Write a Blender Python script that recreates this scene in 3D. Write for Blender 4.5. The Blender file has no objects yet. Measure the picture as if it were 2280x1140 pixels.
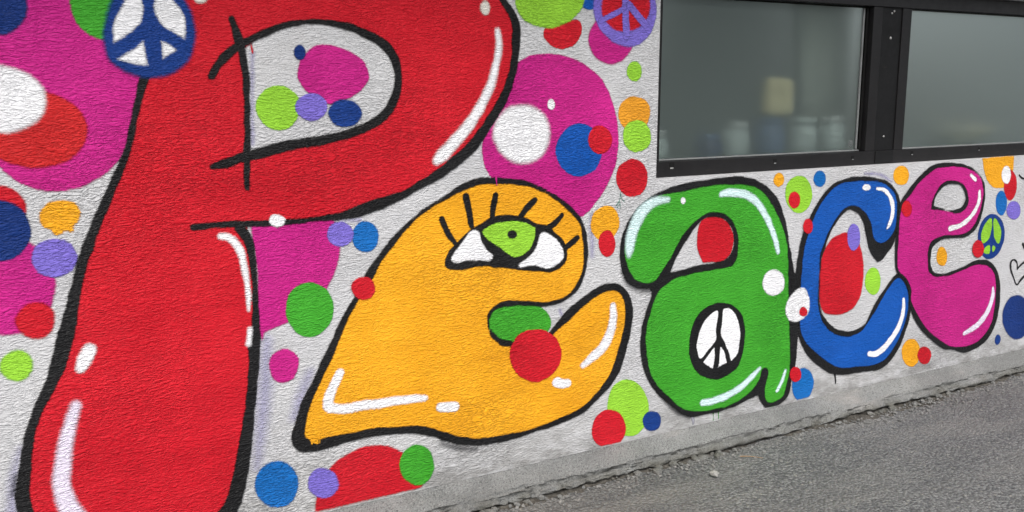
import bpy, bmesh, math, random
import numpy as np
from mathutils import Matrix, Vector, noise

scene = bpy.context.scene
R = math.radians

# ------------------------------------------------------------------ camera, sky, sun, exposure
cam_d = bpy.data.cameras.new('camera')
cam_d.lens = 33.616; cam_d.sensor_width = 36.0; cam_d.clip_start = 0.05; cam_d.clip_end = 400
cam = bpy.data.objects.new('camera', cam_d); scene.collection.objects.link(cam)
YAW, PITCH = R(59.284), R(10.120)                     # angle of the view to the wall, and downwards
hd = Vector((math.cos(YAW), math.sin(YAW), 0)); rt = Vector((math.sin(YAW), -math.cos(YAW), 0)); up = Vector((0, 0, 1))
fw = hd * math.cos(PITCH) - up * math.sin(PITCH); cu = up * math.cos(PITCH) + hd * math.sin(PITCH)
m = Matrix((rt, cu, -fw)).transposed().to_4x4(); m.translation = Vector((0, -2.8, 1.46))
cam.matrix_world = m
scene.camera = cam

world = bpy.data.worlds.new('World'); scene.world = world; world.use_nodes = True
wn, wl = world.node_tree.nodes, world.node_tree.links
for n in list(wn): wn.remove(n)
SUN_EL, SUN_AZ = R(52), R(205)                        # azimuth: clockwise from +y
sky = wn.new('ShaderNodeTexSky'); sky.sky_type = 'NISHITA'; sky.sun_disc = False
sky.sun_elevation = SUN_EL; sky.sun_rotation = SUN_AZ; sky.dust_density = 4.0; sky.air_density = 1.0; sky.ozone_density = 1.0
hs = wn.new('ShaderNodeHueSaturation'); hs.inputs['Saturation'].default_value = 0.36   # cloud cover greys the sky
bg = wn.new('ShaderNodeBackground'); bg.inputs['Strength'].default_value = 0.12
wo = wn.new('ShaderNodeOutputWorld')
wl.new(sky.outputs[0], hs.inputs['Color']); wl.new(hs.outputs[0], bg.inputs[0]); wl.new(bg.outputs[0], wo.inputs[0])
sd = bpy.data.lights.new('sun', 'SUN'); sd.energy = 1.2; sd.angle = R(32); sd.color = (1.0, 0.965, 0.92)
sun = bpy.data.objects.new('sun', sd); scene.collection.objects.link(sun)
sdir = Vector((math.sin(SUN_AZ) * math.cos(SUN_EL), math.cos(SUN_AZ) * math.cos(SUN_EL), math.sin(SUN_EL)))
sun.rotation_euler = sdir.to_track_quat('Z', 'Y').to_euler()
vs = scene.view_settings
vs.view_transform = 'Standard'; vs.look = 'None'; vs.gamma = 1.0; vs.use_curve_mapping = False
vs.exposure = 0.72
scene.render.engine = 'CYCLES'
scene.cycles.use_denoising = True
scene.cycles.max_bounces = 10; scene.cycles.transparent_max_bounces = 24; scene.cycles.sample_clamp_indirect = 6

# ------------------------------------------------------------------ helpers
def srgb(r, g, b):
    f = lambda c: c / 12.92 if c <= 0.04045 else ((c + 0.055) / 1.055) ** 2.4
    return (f(r / 255), f(g / 255), f(b / 255), 1)
def link_obj(name, mesh, parent=None, mat=None):
    o = bpy.data.objects.new(name, mesh); scene.collection.objects.link(o)
    if parent is not None: o.parent = parent
    if mat is not None and mesh is not None: mesh.materials.append(mat)
    return o
def mesh_from(name, v, f, smooth=False):
    me = bpy.data.meshes.new(name); me.from_pydata([tuple(map(float, p)) for p in v], [], f); me.update()
    if smooth: me.polygons.foreach_set('use_smooth', [True] * len(me.polygons))
    return me
def box_mesh(name, x0, x1, y0, y1, z0, z1, bev=0.0, seg=2):
    bm = bmesh.new(); bmesh.ops.create_cube(bm, size=1)
    for v in bm.verts:
        v.co = Vector((x0 + (v.co.x + .5) * (x1 - x0), y0 + (v.co.y + .5) * (y1 - y0), z0 + (v.co.z + .5) * (z1 - z0)))
    if bev: bmesh.ops.bevel(bm, geom=bm.edges[:], offset=bev, segments=seg, affect='EDGES', profile=.5)
    me = bpy.data.meshes.new(name); bm.to_mesh(me); bm.free(); return me
def lathe(name, prof, seg=28, smooth=True):
    v = []; f = []
    for r, z in prof:
        for i in range(seg):
            a = 2 * math.pi * i / seg; v.append((r * math.cos(a), r * math.sin(a), z))
    for k in range(len(prof) - 1):
        for i in range(seg):
            j = (i + 1) % seg; f.append((k * seg + i, k * seg + j, (k + 1) * seg + j, (k + 1) * seg + i))
    f.append(tuple(range(seg))[::-1]); f.append(tuple((len(prof) - 1) * seg + i for i in range(seg)))
    return mesh_from(name, v, f, smooth)
def tag(o, label=None, cat=None, group=None, kind=None):
    if label: o['label'] = label
    if cat: o['category'] = cat
    if group: o['group'] = group
    if kind: o['kind'] = kind
    return o

class NT:
    """small wrapper to write node trees"""
    def __init__(s, tree): s.t = tree; s.n = tree.nodes; s.l = tree.links
    def a(s, typ, **kw):
        n = s.n.new(typ)
        for k, v in kw.items(): setattr(n, k, v)
        return n
    def k(s, frm, to): s.l.new(frm, to)
    def math(s, op, a, b=None, c=None, clamp=False):
        n = s.a('ShaderNodeMath', operation=op); n.use_clamp = clamp
        for i, x in enumerate((a, b, c)):
            if x is None: continue
            if isinstance(x, (int, float)): n.inputs[i].default_value = x
            else: s.k(x, n.inputs[i])
        return n.outputs[0]
    def scaled(s, vec, sc, off=(0, 0, 0)):
        n = s.a('ShaderNodeMapping'); n.inputs['Scale'].default_value = sc; n.inputs['Location'].default_value = off
        s.k(vec, n.inputs['Vector']); return n.outputs[0]
    def noise(s, vec, scale, detail=3, rough=.55, dist=0.0, out=0):
        n = s.a('ShaderNodeTexNoise'); n.inputs['Scale'].default_value = scale; n.inputs['Detail'].default_value = detail
        n.inputs['Roughness'].default_value = rough; n.inputs['Distortion'].default_value = dist
        s.k(vec, n.inputs['Vector']); return n.outputs[out]
    def voro(s, vec, scale, feature='F1', out='Distance', rnd=1.0):
        n = s.a('ShaderNodeTexVoronoi', feature=feature); n.inputs['Scale'].default_value = scale
        n.inputs['Randomness'].default_value = rnd
        s.k(vec, n.inputs['Vector']); return n.outputs[out]
    def rng(s, x, a, b, c=0., d=1., smooth=False):
        n = s.a('ShaderNodeMapRange'); n.interpolation_type = 'SMOOTHSTEP' if smooth else 'LINEAR'; n.clamp = True
        s.k(x, n.inputs[0])
        for i, q in enumerate((a, b, c, d)): n.inputs[i + 1].default_value = q
        return n.outputs[0]
    def mix(s, fac, a, b, mode='MIX'):
        n = s.a('ShaderNodeMix', data_type='RGBA', blend_type=mode)
        for sock, x in ((n.inputs[0], fac), (n.inputs[6], a), (n.inputs[7], b)):
            if isinstance(x, (int, float)): sock.default_value = x
            elif isinstance(x, tuple): sock.default_value = x
            else: s.k(x, sock)
        return n.outputs[2]
    def bump(s, h, strength, dist, normal=None):
        n = s.a('ShaderNodeBump'); n.inputs['Strength'].default_value = strength; n.inputs['Distance'].default_value = dist
        s.k(h, n.inputs['Height'])
        if normal is not None: s.k(normal, n.inputs['Normal'])
        return n.outputs[0]
def new_mat(name):
    mt = bpy.data.materials.new(name); mt.use_nodes = True; t = NT(mt.node_tree)
    return mt, t, t.n['Principled BSDF']

# ------------------------------------------------------------------ plaster relief, shared by the bare wall and every coat of paint
def relief_group():
    g = bpy.data.node_groups.new('plaster_relief', 'ShaderNodeTree')
    g.interface.new_socket('Height', in_out='OUTPUT', socket_type='NodeSocketFloat')
    g.interface.new_socket('Fine', in_out='OUTPUT', socket_type='NodeSocketFloat')
    t = NT(g); out = t.a('NodeGroupOutput')
    pos = t.a('ShaderNodeNewGeometry').outputs['Position']
    # meander
    wn_ = t.noise(pos, 7.0, 2, .5, 0, 1)
    sub = t.a('ShaderNodeVectorMath', operation='SUBTRACT'); t.k(wn_, sub.inputs[0]); sub.inputs[1].default_value = (.5, .5, .5)
    scl = t.a('ShaderNodeVectorMath', operation='MULTIPLY'); t.k(sub.outputs[0], scl.inputs[0]); scl.inputs[1].default_value = (.05, 0, .022)
    add = t.a('ShaderNodeVectorMath', operation='ADD'); t.k(pos, add.inputs[0]); t.k(scl.outputs[0], add.inputs[1])
    flat = t.a('ShaderNodeVectorMath', operation='MULTIPLY'); t.k(add.outputs[0], flat.inputs[0]); flat.inputs[1].default_value = (1, 0, 1)
    p = flat.outputs[0]
    n1 = t.noise(t.scaled(p, (24, 1, 84)), 1.0, 2, .5, .25)
    n2 = t.noise(t.scaled(p, (46, 1, 122), (7, 0, 3)), 1.0, 2, .55, .3)
    lump = t.noise(t.scaled(p, (30, 1, 72), (3, 0, 9)), 1.0, 2, .5)
    ridge = t.math('SUBTRACT', 1.0, t.math('ABSOLUTE', t.math('MULTIPLY', t.math('SUBTRACT', n1, .5), 8.5)), clamp=True)
    ridge2 = t.math('SUBTRACT', 1.0, t.math('ABSOLUTE', t.math('MULTIPLY', t.math('SUBTRACT', n2, .5), 7.5)), clamp=True)
    gap = t.rng(lump, .42, .58)                              # cracks come in short lengths
    gap2 = t.rng(lump, .60, .44)
    patch = t.rng(t.noise(p, 2.1, 1, .5), .30, .70, .55, 1.0)
    h = t.math('MULTIPLY', t.math('ADD', t.math('MULTIPLY', t.math('MULTIPLY', ridge, gap), -.62), t.math('MULTIPLY', t.math('MULTIPLY', ridge2, gap2), -.5)), patch)
    fine = t.noise(p, 170, 2, .6)
    h = t.math('ADD', h, t.math('MULTIPLY', lump, .42))
    h = t.math('ADD', h, t.math('MULTIPLY', fine, .15))
    t.k(t.math('ADD', t.math('MULTIPLY', h, .8), .50), out.inputs['Height'])
    t.k(fine, out.inputs['Fine'])
    return g
RELIEF = relief_group()
BUMP_D = 0.0057
def wall_material():
    mt, t, b = new_mat('plaster')
    g = t.a('ShaderNodeGroup'); g.node_tree = RELIEF
    pos = t.a('ShaderNodeNewGeometry').outputs['Position']
    sep = t.a('ShaderNodeSeparateXYZ'); t.k(pos, sep.inputs[0])
    base = t.mix(t.rng(t.noise(pos, 1.7, 4, .6), .3, .7), srgb(190, 190, 193), srgb(205, 205, 206))
    grime = t.rng(t.noise(t.scaled(pos, (5, 5, 9)), 1.0, 5, .65), .5, .72)
    base = t.mix(t.math('MULTIPLY', grime, .35), base, srgb(160, 158, 156))
    # splash dirt above the footing, thicker in blotches
    low = t.rng(sep.outputs[2], .10, .34, 1, 0)
    splash = t.math('MULTIPLY', low, t.rng(t.noise(t.scaled(pos, (6, 6, 14)), 1.0, 5, .7), .36, .58))
    base = t.mix(t.math('MULTIPLY', splash, .85), base, srgb(132, 131, 128))
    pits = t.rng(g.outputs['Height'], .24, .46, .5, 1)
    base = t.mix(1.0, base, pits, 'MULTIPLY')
    t.k(base, b.inputs['Base Color']); b.inputs['Roughness'].default_value = .8
    t.k(t.bump(g.outputs['Height'], 1.0, BUMP_D), b.inputs['Normal'])
    return mt
def paint_material(name, col, alpha=1.0, rough=.6, var=.10, tint=None):
    mt, t, b = new_mat('spray_paint_' + name)
    g = t.a('ShaderNodeGroup'); g.node_tree = RELIEF
    pos = t.a('ShaderNodeNewGeometry').outputs['Position']
    c = np.array(col[:3])
    dk = tuple(c * (1 - var * 1.3)) + (1,); lt = tuple(np.minimum(c * (1 + var) + .006, .92)) + (1,)
    base = t.mix(t.rng(t.noise(pos, 4.0, 4, .6), .3, .7), dk, lt)
    if tint is not None:
        base = t.mix(t.math('MULTIPLY', t.rng(t.noise(t.scaled(pos, (9, 9, 16), (2, 1, 4)), 1.0, 4, .62), .52, .72), .2), base, tint)
    passes = t.rng(t.noise(t.scaled(pos, (1.6, 1, 15), (1, 5, 2)), 1.0, 3, .6, .3), .3, .7, .93, 1.05)   # strokes of the can
    base = t.mix(1.0, base, passes, 'MULTIPLY')
    deep = t.rng(g.outputs['Height'], .24, .46, .62, 1)         # shade in the pits, put into the paint colour
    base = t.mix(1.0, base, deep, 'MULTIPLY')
    t.k(base, b.inputs['Base Color']); b.inputs['Roughness'].default_value = rough
    b.inputs['Specular IOR Level'].default_value = .22
    t.k(t.bump(g.outputs['Height'], 1.0, BUMP_D), b.inputs['Normal'])
    at = t.a('ShaderNodeAttribute', attribute_name='cov')
    gn = t.a('ShaderNodeAttribute', attribute_name='grain').outputs['Fac']      # a close, hard line breaks over the grain; a distant, soft one fades
    jit = t.math('ADD', t.math('MULTIPLY', t.math('SUBTRACT', g.outputs['Height'], .68), 1.0), t.math('MULTIPLY', t.math('SUBTRACT', g.outputs['Fine'], .5), .7))
    x = t.math('ADD', at.outputs['Fac'], t.math('MULTIPLY', jit, gn))
    al = t.rng(x, -.62, .62, 0, alpha, True)
    t.k(al, b.inputs['Alpha'])
    return mt
PAL = {'red': (198, 14, 34), 'redorange': (198, 30, 32), 'orange': (241, 166, 26), 'orange2': (226, 152, 36), 'green': (60, 158, 38),
       'lime': (146, 205, 54), 'blue': (4, 82, 172), 'blue2': (6, 102, 180), 'navy': (6, 46, 114), 'navy2': (8, 54, 128),
       'magenta': (193, 26, 128), 'purple': (124, 108, 204), 'white': (240, 240, 244), 'cream': (226, 222, 212),
       'whitelav': (232, 222, 240), 'ice': (214, 240, 240), 'black': (18, 18, 20), 'teal': (40, 120, 100),
       'greylav': (150, 150, 160), 'lav': (168, 164, 204), 'blackmist': (34, 34, 40)}
PM = {}
for k_, c_ in PAL.items():
    kw = {}
    if k_ == 'lav': kw['alpha'] = .5
    if k_ == 'blackmist': kw['alpha'] = .6
    if k_ == 'black': kw.update(rough=.5, var=.2)
    if k_ == 'red': kw['tint'] = srgb(182, 14, 36)
    if k_ == 'orange': kw['tint'] = srgb(232, 150, 22)
    if k_ in ('white', 'cream', 'whitelav', 'ice'): kw['var'] = .03
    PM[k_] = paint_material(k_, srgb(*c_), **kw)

# ------------------------------------------------------------------ the building wall with its window opening
OX0, OX1, OZ0, OZ1 = 2.291, 5.27, 1.112, 1.862          # window opening
WX0, WX1, WZ0, WZ1, WT = -4.2, 9.0, 0.1005, 2.62, 0.30
def wall_mesh():
    xs = [WX0, OX0, OX1, WX1]; zs = [WZ0, OZ0, OZ1, WZ1]; v = []; f = []
    idx = {}
    for y, tagy in ((0, 'f'), (WT, 'b')):
        for i, x in enumerate(xs):
            for j, z in enumerate(zs): idx[tagy, i, j] = len(v); v.append((x, y, z))
    for i in range(3):
        for j in range(3):
            if (i, j) == (1, 1): continue
            q = [(i, j), (i + 1, j), (i + 1, j + 1), (i, j + 1)]
            f.append([idx[('f',) + c] for c in q]); f.append([idx[('b',) + c] for c in q][::-1])
    def side(a, b, flip):
        q = [idx[('f',) + a], idx[('f',) + b], idx[('b',) + b], idx[('b',) + a]]; f.append(q[::-1] if flip else q)
    for i in range(3): side((i, 0), (i + 1, 0), True); side((i, 3), (i + 1, 3), False)
    for j in range(3): side((0, j), (0, j + 1), False); side((3, j), (3, j + 1), True)
    side((1, 1), (2, 1), False); side((1, 2), (2, 2), True); side((1, 1), (1, 2), True); side((2, 1), (2, 2), False)
    return mesh_from('plaster_wall', v, f)
building = link_obj('painted_building', None)
tag(building, 'light grey rough plastered building spray painted with the word Peace and coloured dots', 'building')
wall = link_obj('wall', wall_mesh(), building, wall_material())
# unseen overhang added above the view to shade the top of the wall
def added_eave_mesh():
    v = [(WX0 - .3, -.58, 2.47), (WX1 + .3, -.58, 2.47), (WX1 + .3, .29, 2.60), (WX0 - .3, .29, 2.60), (WX0 - .3, -.58, 2.61), (WX1 + .3, -.58, 2.61), (WX1 + .3, .29, 2.80), (WX0 - .3, .29, 2.80)]
    return mesh_from('added_eave', v, [(0, 3, 2, 1), (4, 5, 6, 7), (0, 1, 5, 4), (1, 2, 6, 5), (3, 0, 4, 7), (2, 3, 7, 6)])
added_eave = link_obj('added_eave', added_eave_mesh(), building)

# ------------------------------------------------------------------ ground
def asphalt_material():
    mt, t, b = new_mat('asphalt')
    pos = t.a('ShaderNodeNewGeometry').outputs['Position']
    sep = t.a('ShaderNodeSeparateXYZ'); t.k(pos, sep.inputs[0])
    vn = t.a('ShaderNodeTexVoronoi', feature='F1'); vn.inputs['Scale'].default_value = 95; t.k(pos, vn.inputs['Vector'])
    hue = t.a('ShaderNodeSeparateColor'); t.k(vn.outputs['Color'], hue.inputs[0])
    stone = t.mix(t.rng(hue.outputs[0], .1, .9), srgb(110, 111, 111), srgb(150, 151, 149))
    stone = t.mix(t.rng(hue.outputs[1], .955, .985), stone, srgb(160, 158, 150))
    tar = t.rng(vn.outputs['Distance'], .45, .75)
    base = t.mix(t.math('MULTIPLY', tar, .75), stone, srgb(78, 79, 80))
    patch = t.rng(t.noise(t.scaled(pos, (1.1, 2.2, 1)), 1.3, 5, .6, .6), .38, .62)
    base = t.mix(t.math('MULTIPLY', patch, .4), base, srgb(92, 93, 94))
    dust = t.math('MULTIPLY', t.rng(t.noise(t.scaled(pos, (1.6, 6, 1), (3, 1, 0)), 1.0, 5, .65, .4), .45, .66), t.rng(sep.outputs[1], -1.3, -.1, .25, 1))
    base = t.mix(t.math('MULTIPLY', dust, .55), base, srgb(146, 145, 140))
    t.k(base, b.inputs['Base Color']); b.inputs['Roughness'].default_value = .82
    h = t.math('ADD', t.rng(vn.outputs['Distance'], .1, .8, 1, 0), t.math('MULTIPLY', t.noise(pos, 60, 5, .7), 1.8))
    t.k(t.bump(h, 1.0, .010), b.inputs['Normal'])
    return mt
def ground_mesh():
    # fine near the wall, coarse far away
    xs = [-60, -20, -8, -4, -1] + list(np.arange(0, 7, .05)) + [7, 8, 10, 14, 30, 60]
    ys = [-60, -25, -12, -6, -3.5] + list(np.arange(-2.5, 0.01, .05)) + [.35]
    v = []; f = []
    for y in ys:
        for x in xs:
            z = 0.0
            if -3 < y and -2 < x < 8:
                z = .008 * noise.noise(Vector((x * 1.2, y * 1.2, 3))) + .003 * noise.noise(Vector((x * 6, y * 6, 8)))
            v.append((x, y, z))
    n = len(xs)
    for j in range(len(ys) - 1):
        for i in range(n - 1): f.append((j * n + i, j * n + i + 1, (j + 1) * n + i + 1, (j + 1) * n + i))
    return mesh_from('ground', v, f, True)
ground = tag(link_obj('ground', ground_mesh(), None, asphalt_material()), kind='structure')

# ------------------------------------------------------------------ concrete footing at the foot of the wall
def concrete_material():
    mt, t, b = new_mat('concrete')
    pos = t.a('ShaderNodeNewGeometry').outputs['Position']
    sep = t.a('ShaderNodeSeparateXYZ'); t.k(pos, sep.inputs[0])
    base = t.mix(t.rng(t.noise(pos, 3.5, 5, .62), .35, .65), srgb(116, 117, 116), srgb(140, 141, 139))
    speck = t.noise(pos, 210, 2, .6)
    base = t.mix(t.rng(speck, .54, .66), base, srgb(80, 80, 79))
    base = t.mix(t.rng(speck, .42, .32), base, srgb(150, 150, 148))
    wash = t.rng(t.noise(t.scaled(pos, (2.1, 6, 9), (1.2, 0, 0)), 1.0, 4, .6), .56, .68)
    base = t.mix(t.math('MULTIPLY', wash, .35), base, srgb(170, 163, 157))
    stain = t.rng(t.noise(t.scaled(pos, (2.4, 8, 5), (4, 2, 7)), 1.0, 5, .68, .5), .46, .66)
    base = t.mix(t.math('MULTIPLY', stain, .36), base, srgb(86, 86, 84))
    moss = t.math('MULTIPLY', t.rng(sep.outputs[2], .055, .02), t.rng(t.noise(t.scaled(pos, (9, 9, 14)), 1.0, 4, .6), .4, .6))
    base = t.mix(t.math('MULTIPLY', moss, .7), base, srgb(84, 82, 72))
    t.k(base, b.inputs['Base Color']); b.inputs['Roughness'].default_value = .88
    h = t.math('ADD', t.noise(pos, 90, 4, .7), t.math('MULTIPLY', t.noise(pos, 18, 3, .6), 1.2))
    t.k(t.bump(h, 1.0, .008), b.inputs['Normal'])
    return mt
CONC = concrete_material()
def fbm(x, y, z=0.0, o=4):
    return noise.fractal(Vector((x, y, z)), 1.0, 2.0, o)
def footing_mesh():
    xs = list(np.arange(WX0, 0, .12)) + list(np.arange(0, 6.2, .008)) + list(np.arange(6.2, WX1 + .1, .12))
    prof = [(.06, .110), (.007, .1035), (-.006, .0945), (-.020, .086), (-.034, .077), (-.048, .066), (-.058, .058), (-.064, .053), (-.068, .0495), (-.072, .046), (-.076, .043),
            (-.080, .040), (-.084, .036), (-.087, .031), (-.089, .026), (-.086, .020), (-.070, .015), (-.050, .012), (-.045, -.03)]
    v = []; f = []; n = len(prof)
    for x in xs:
        ch = max(0, fbm(x * 2.1, 3.1)) * .030 + max(0, fbm(x * 9, 7.7) - .05) * .040 + max(0, fbm(x * 31, 1.7)) * .010
        tz = .005 * fbm(x * 7, 1.3) + .004 * fbm(x * 30, 5.1)
        crk = 8.5 + 2.2 * fbm(x * 2.7, 6.3) + .8 * fbm(x * 13, 2.9); cw = max(0, .25 + fbm(x * 1.3, 8.8))     # lengthwise crack above the edge
        for k, (y, z) in enumerate(prof):
            yy = y + (.003 * fbm(x * 14, z * 40, 2) if k > 2 else 0); zz = z
            if k == 2: zz += tz
            if 10 <= k <= 16: yy += ch * (.6 + .5 * fbm(x * 25, k * .7)); zz -= ch * .25
            if 6 <= k <= 15: zz += .007 * fbm(x * 20, k * .5, 4)
            g_ = max(0, 1 - abs(k - crk)) * min(1, cw * 3)
            yy += .016 * g_; zz -= .008 * g_
            if k > crk and k < 16: zz -= .004 * min(1, cw * 3); yy -= .003 * min(1, cw * 3)
            v.append((x, yy, zz))
    for i in range(len(xs) - 1):
        for k in range(n - 1): f.append((i * n + k, i * n + k + 1, (i + 1) * n + k + 1, (i + 1) * n + k))
    return mesh_from('footing', v, f, False)
footing = link_obj('footing', footing_mesh(), building, CONC)
tag(footing, 'grey concrete footing with a crumbling lower edge along the asphalt')

# crumbs of broken concrete and soil in the joint, gravel on the asphalt
def soil_material():
    mt, t, b = new_mat('soil')
    pos = t.a('ShaderNodeNewGeometry').outputs['Position']
    base = t.mix(t.rng(t.noise(pos, 60, 4, .65), .35, .65), srgb(54, 51, 46), srgb(98, 94, 87))
    t.k(base, b.inputs['Base Color']); b.inputs['Roughness'].default_value = .95
    t.k(t.bump(t.noise(pos, 110, 4, .7), 1.0, .006), b.inputs['Normal'])
    return mt
def soil_mesh():
    v = []; f = []; xs = list(np.arange(-1, 6.2, .012)); n = 7
    for x in xs:
        w = .040 + .05 * max(0, .25 + fbm(x * 1.7, 9.3)) + .018 * fbm(x * 12, 4.4)
        for k in range(n):
            s = k / (n - 1); y = -.05 - (w + .03) * s
            z = .009 * (1 - s) ** 1.2 + .008 * fbm(x * 22, y * 22, 1) * (1 - s * .6) - .004 * s - .001
            v.append((x, y, z))
    for i in range(len(xs) - 1):
        for k in range(n - 1): f.append((i * n + k, i * n + k + 1, (i + 1) * n + k + 1, (i + 1) * n + k))
    return mesh_from('soil_strip', v, f, True)
soil = link_obj('soil', soil_mesh(), None, soil_material())
tag(soil, 'brown soil filling the joint between footing and asphalt', 'soil', kind='stuff')

def pebble_set(name, spots, seed):
    rnd = random.Random(seed); v = []; f = []
    ico = bmesh.new(); bmesh.ops.create_icosphere(ico, subdivisions=1, radius=1)
    iv = [p.co.copy() for p in ico.verts]; jf = [[q.index for q in p.verts] for p in ico.faces]; ico.free()
    for (x, y, z, s) in spots:
        b0 = len(v); sc = Vector((s * rnd.uniform(.7, 1.4), s * rnd.uniform(.7, 1.3), s * rnd.uniform(.45, .9))); a = rnd.uniform(0, 6.3)
        rot = Matrix.Rotation(a, 3, 'Z') @ Matrix.Rotation(rnd.uniform(-.4, .4), 3, 'X')
        for p in iv:
            q = Vector((p.x * sc.x, p.y * sc.y, p.z * sc.z)) * rnd.uniform(.78, 1.15); q = rot @ q
            v.append((x + q.x, y + q.y, z + q.z))
        f += [[b0 + k for k in t] for t in jf]
    return mesh_from(name, v, f)
def stone_material(name, a, b_):
    mt, t, b = new_mat(name)
    pos = t.a('ShaderNodeNewGeometry').outputs['Position']
    base = t.mix(t.rng(t.noise(pos, 40, 3, .6), .35, .65), a, b_)
    t.k(base, b.inputs['Base Color']); b.inputs['Roughness'].default_value = .85
    t.k(t.bump(t.noise(pos, 160, 3, .6), .7, .003), b.inputs['Normal'])
    return mt
rnd = random.Random(4)
spots = []
for _ in range(1500):
    x = rnd.uniform(.5, 5.6); y = -.1 - abs(rnd.gauss(0, .05)); spots.append((x, y, .003, rnd.choice((.002, .003, .003, .005, .007))))
for _ in range(1500):
    x = rnd.uniform(.3, 6); y = rnd.uniform(-1.9, -.12); spots.append((x, y, .001, rnd.choice((.0015, .002, .002, .003, .004))))
chunks_ = []
for _ in range(230):
    x = rnd.uniform(.3, 5.8)
    if fbm(x * 1.9, 2.2) < -.12 and rnd.random() < .8: continue
    chunks_.append((x, -.080 - abs(rnd.gauss(0, .018)), rnd.uniform(.001, .009), rnd.choice((.006, .007, .008, .010, .013, .020))))
rb = link_obj('rubble', pebble_set('rubble', chunks_, 21), None, CONC)
tag(rb, 'broken bits of concrete lying in the joint under the footing', 'rubble', kind='stuff')
gr = link_obj('gravel', pebble_set('gravel', spots, 9), None, stone_material('gravel', srgb(96, 96, 94), srgb(140, 139, 136)))
tag(gr, 'loose grit and crumbs of concrete scattered over the asphalt', 'gravel', kind='stuff')

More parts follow.
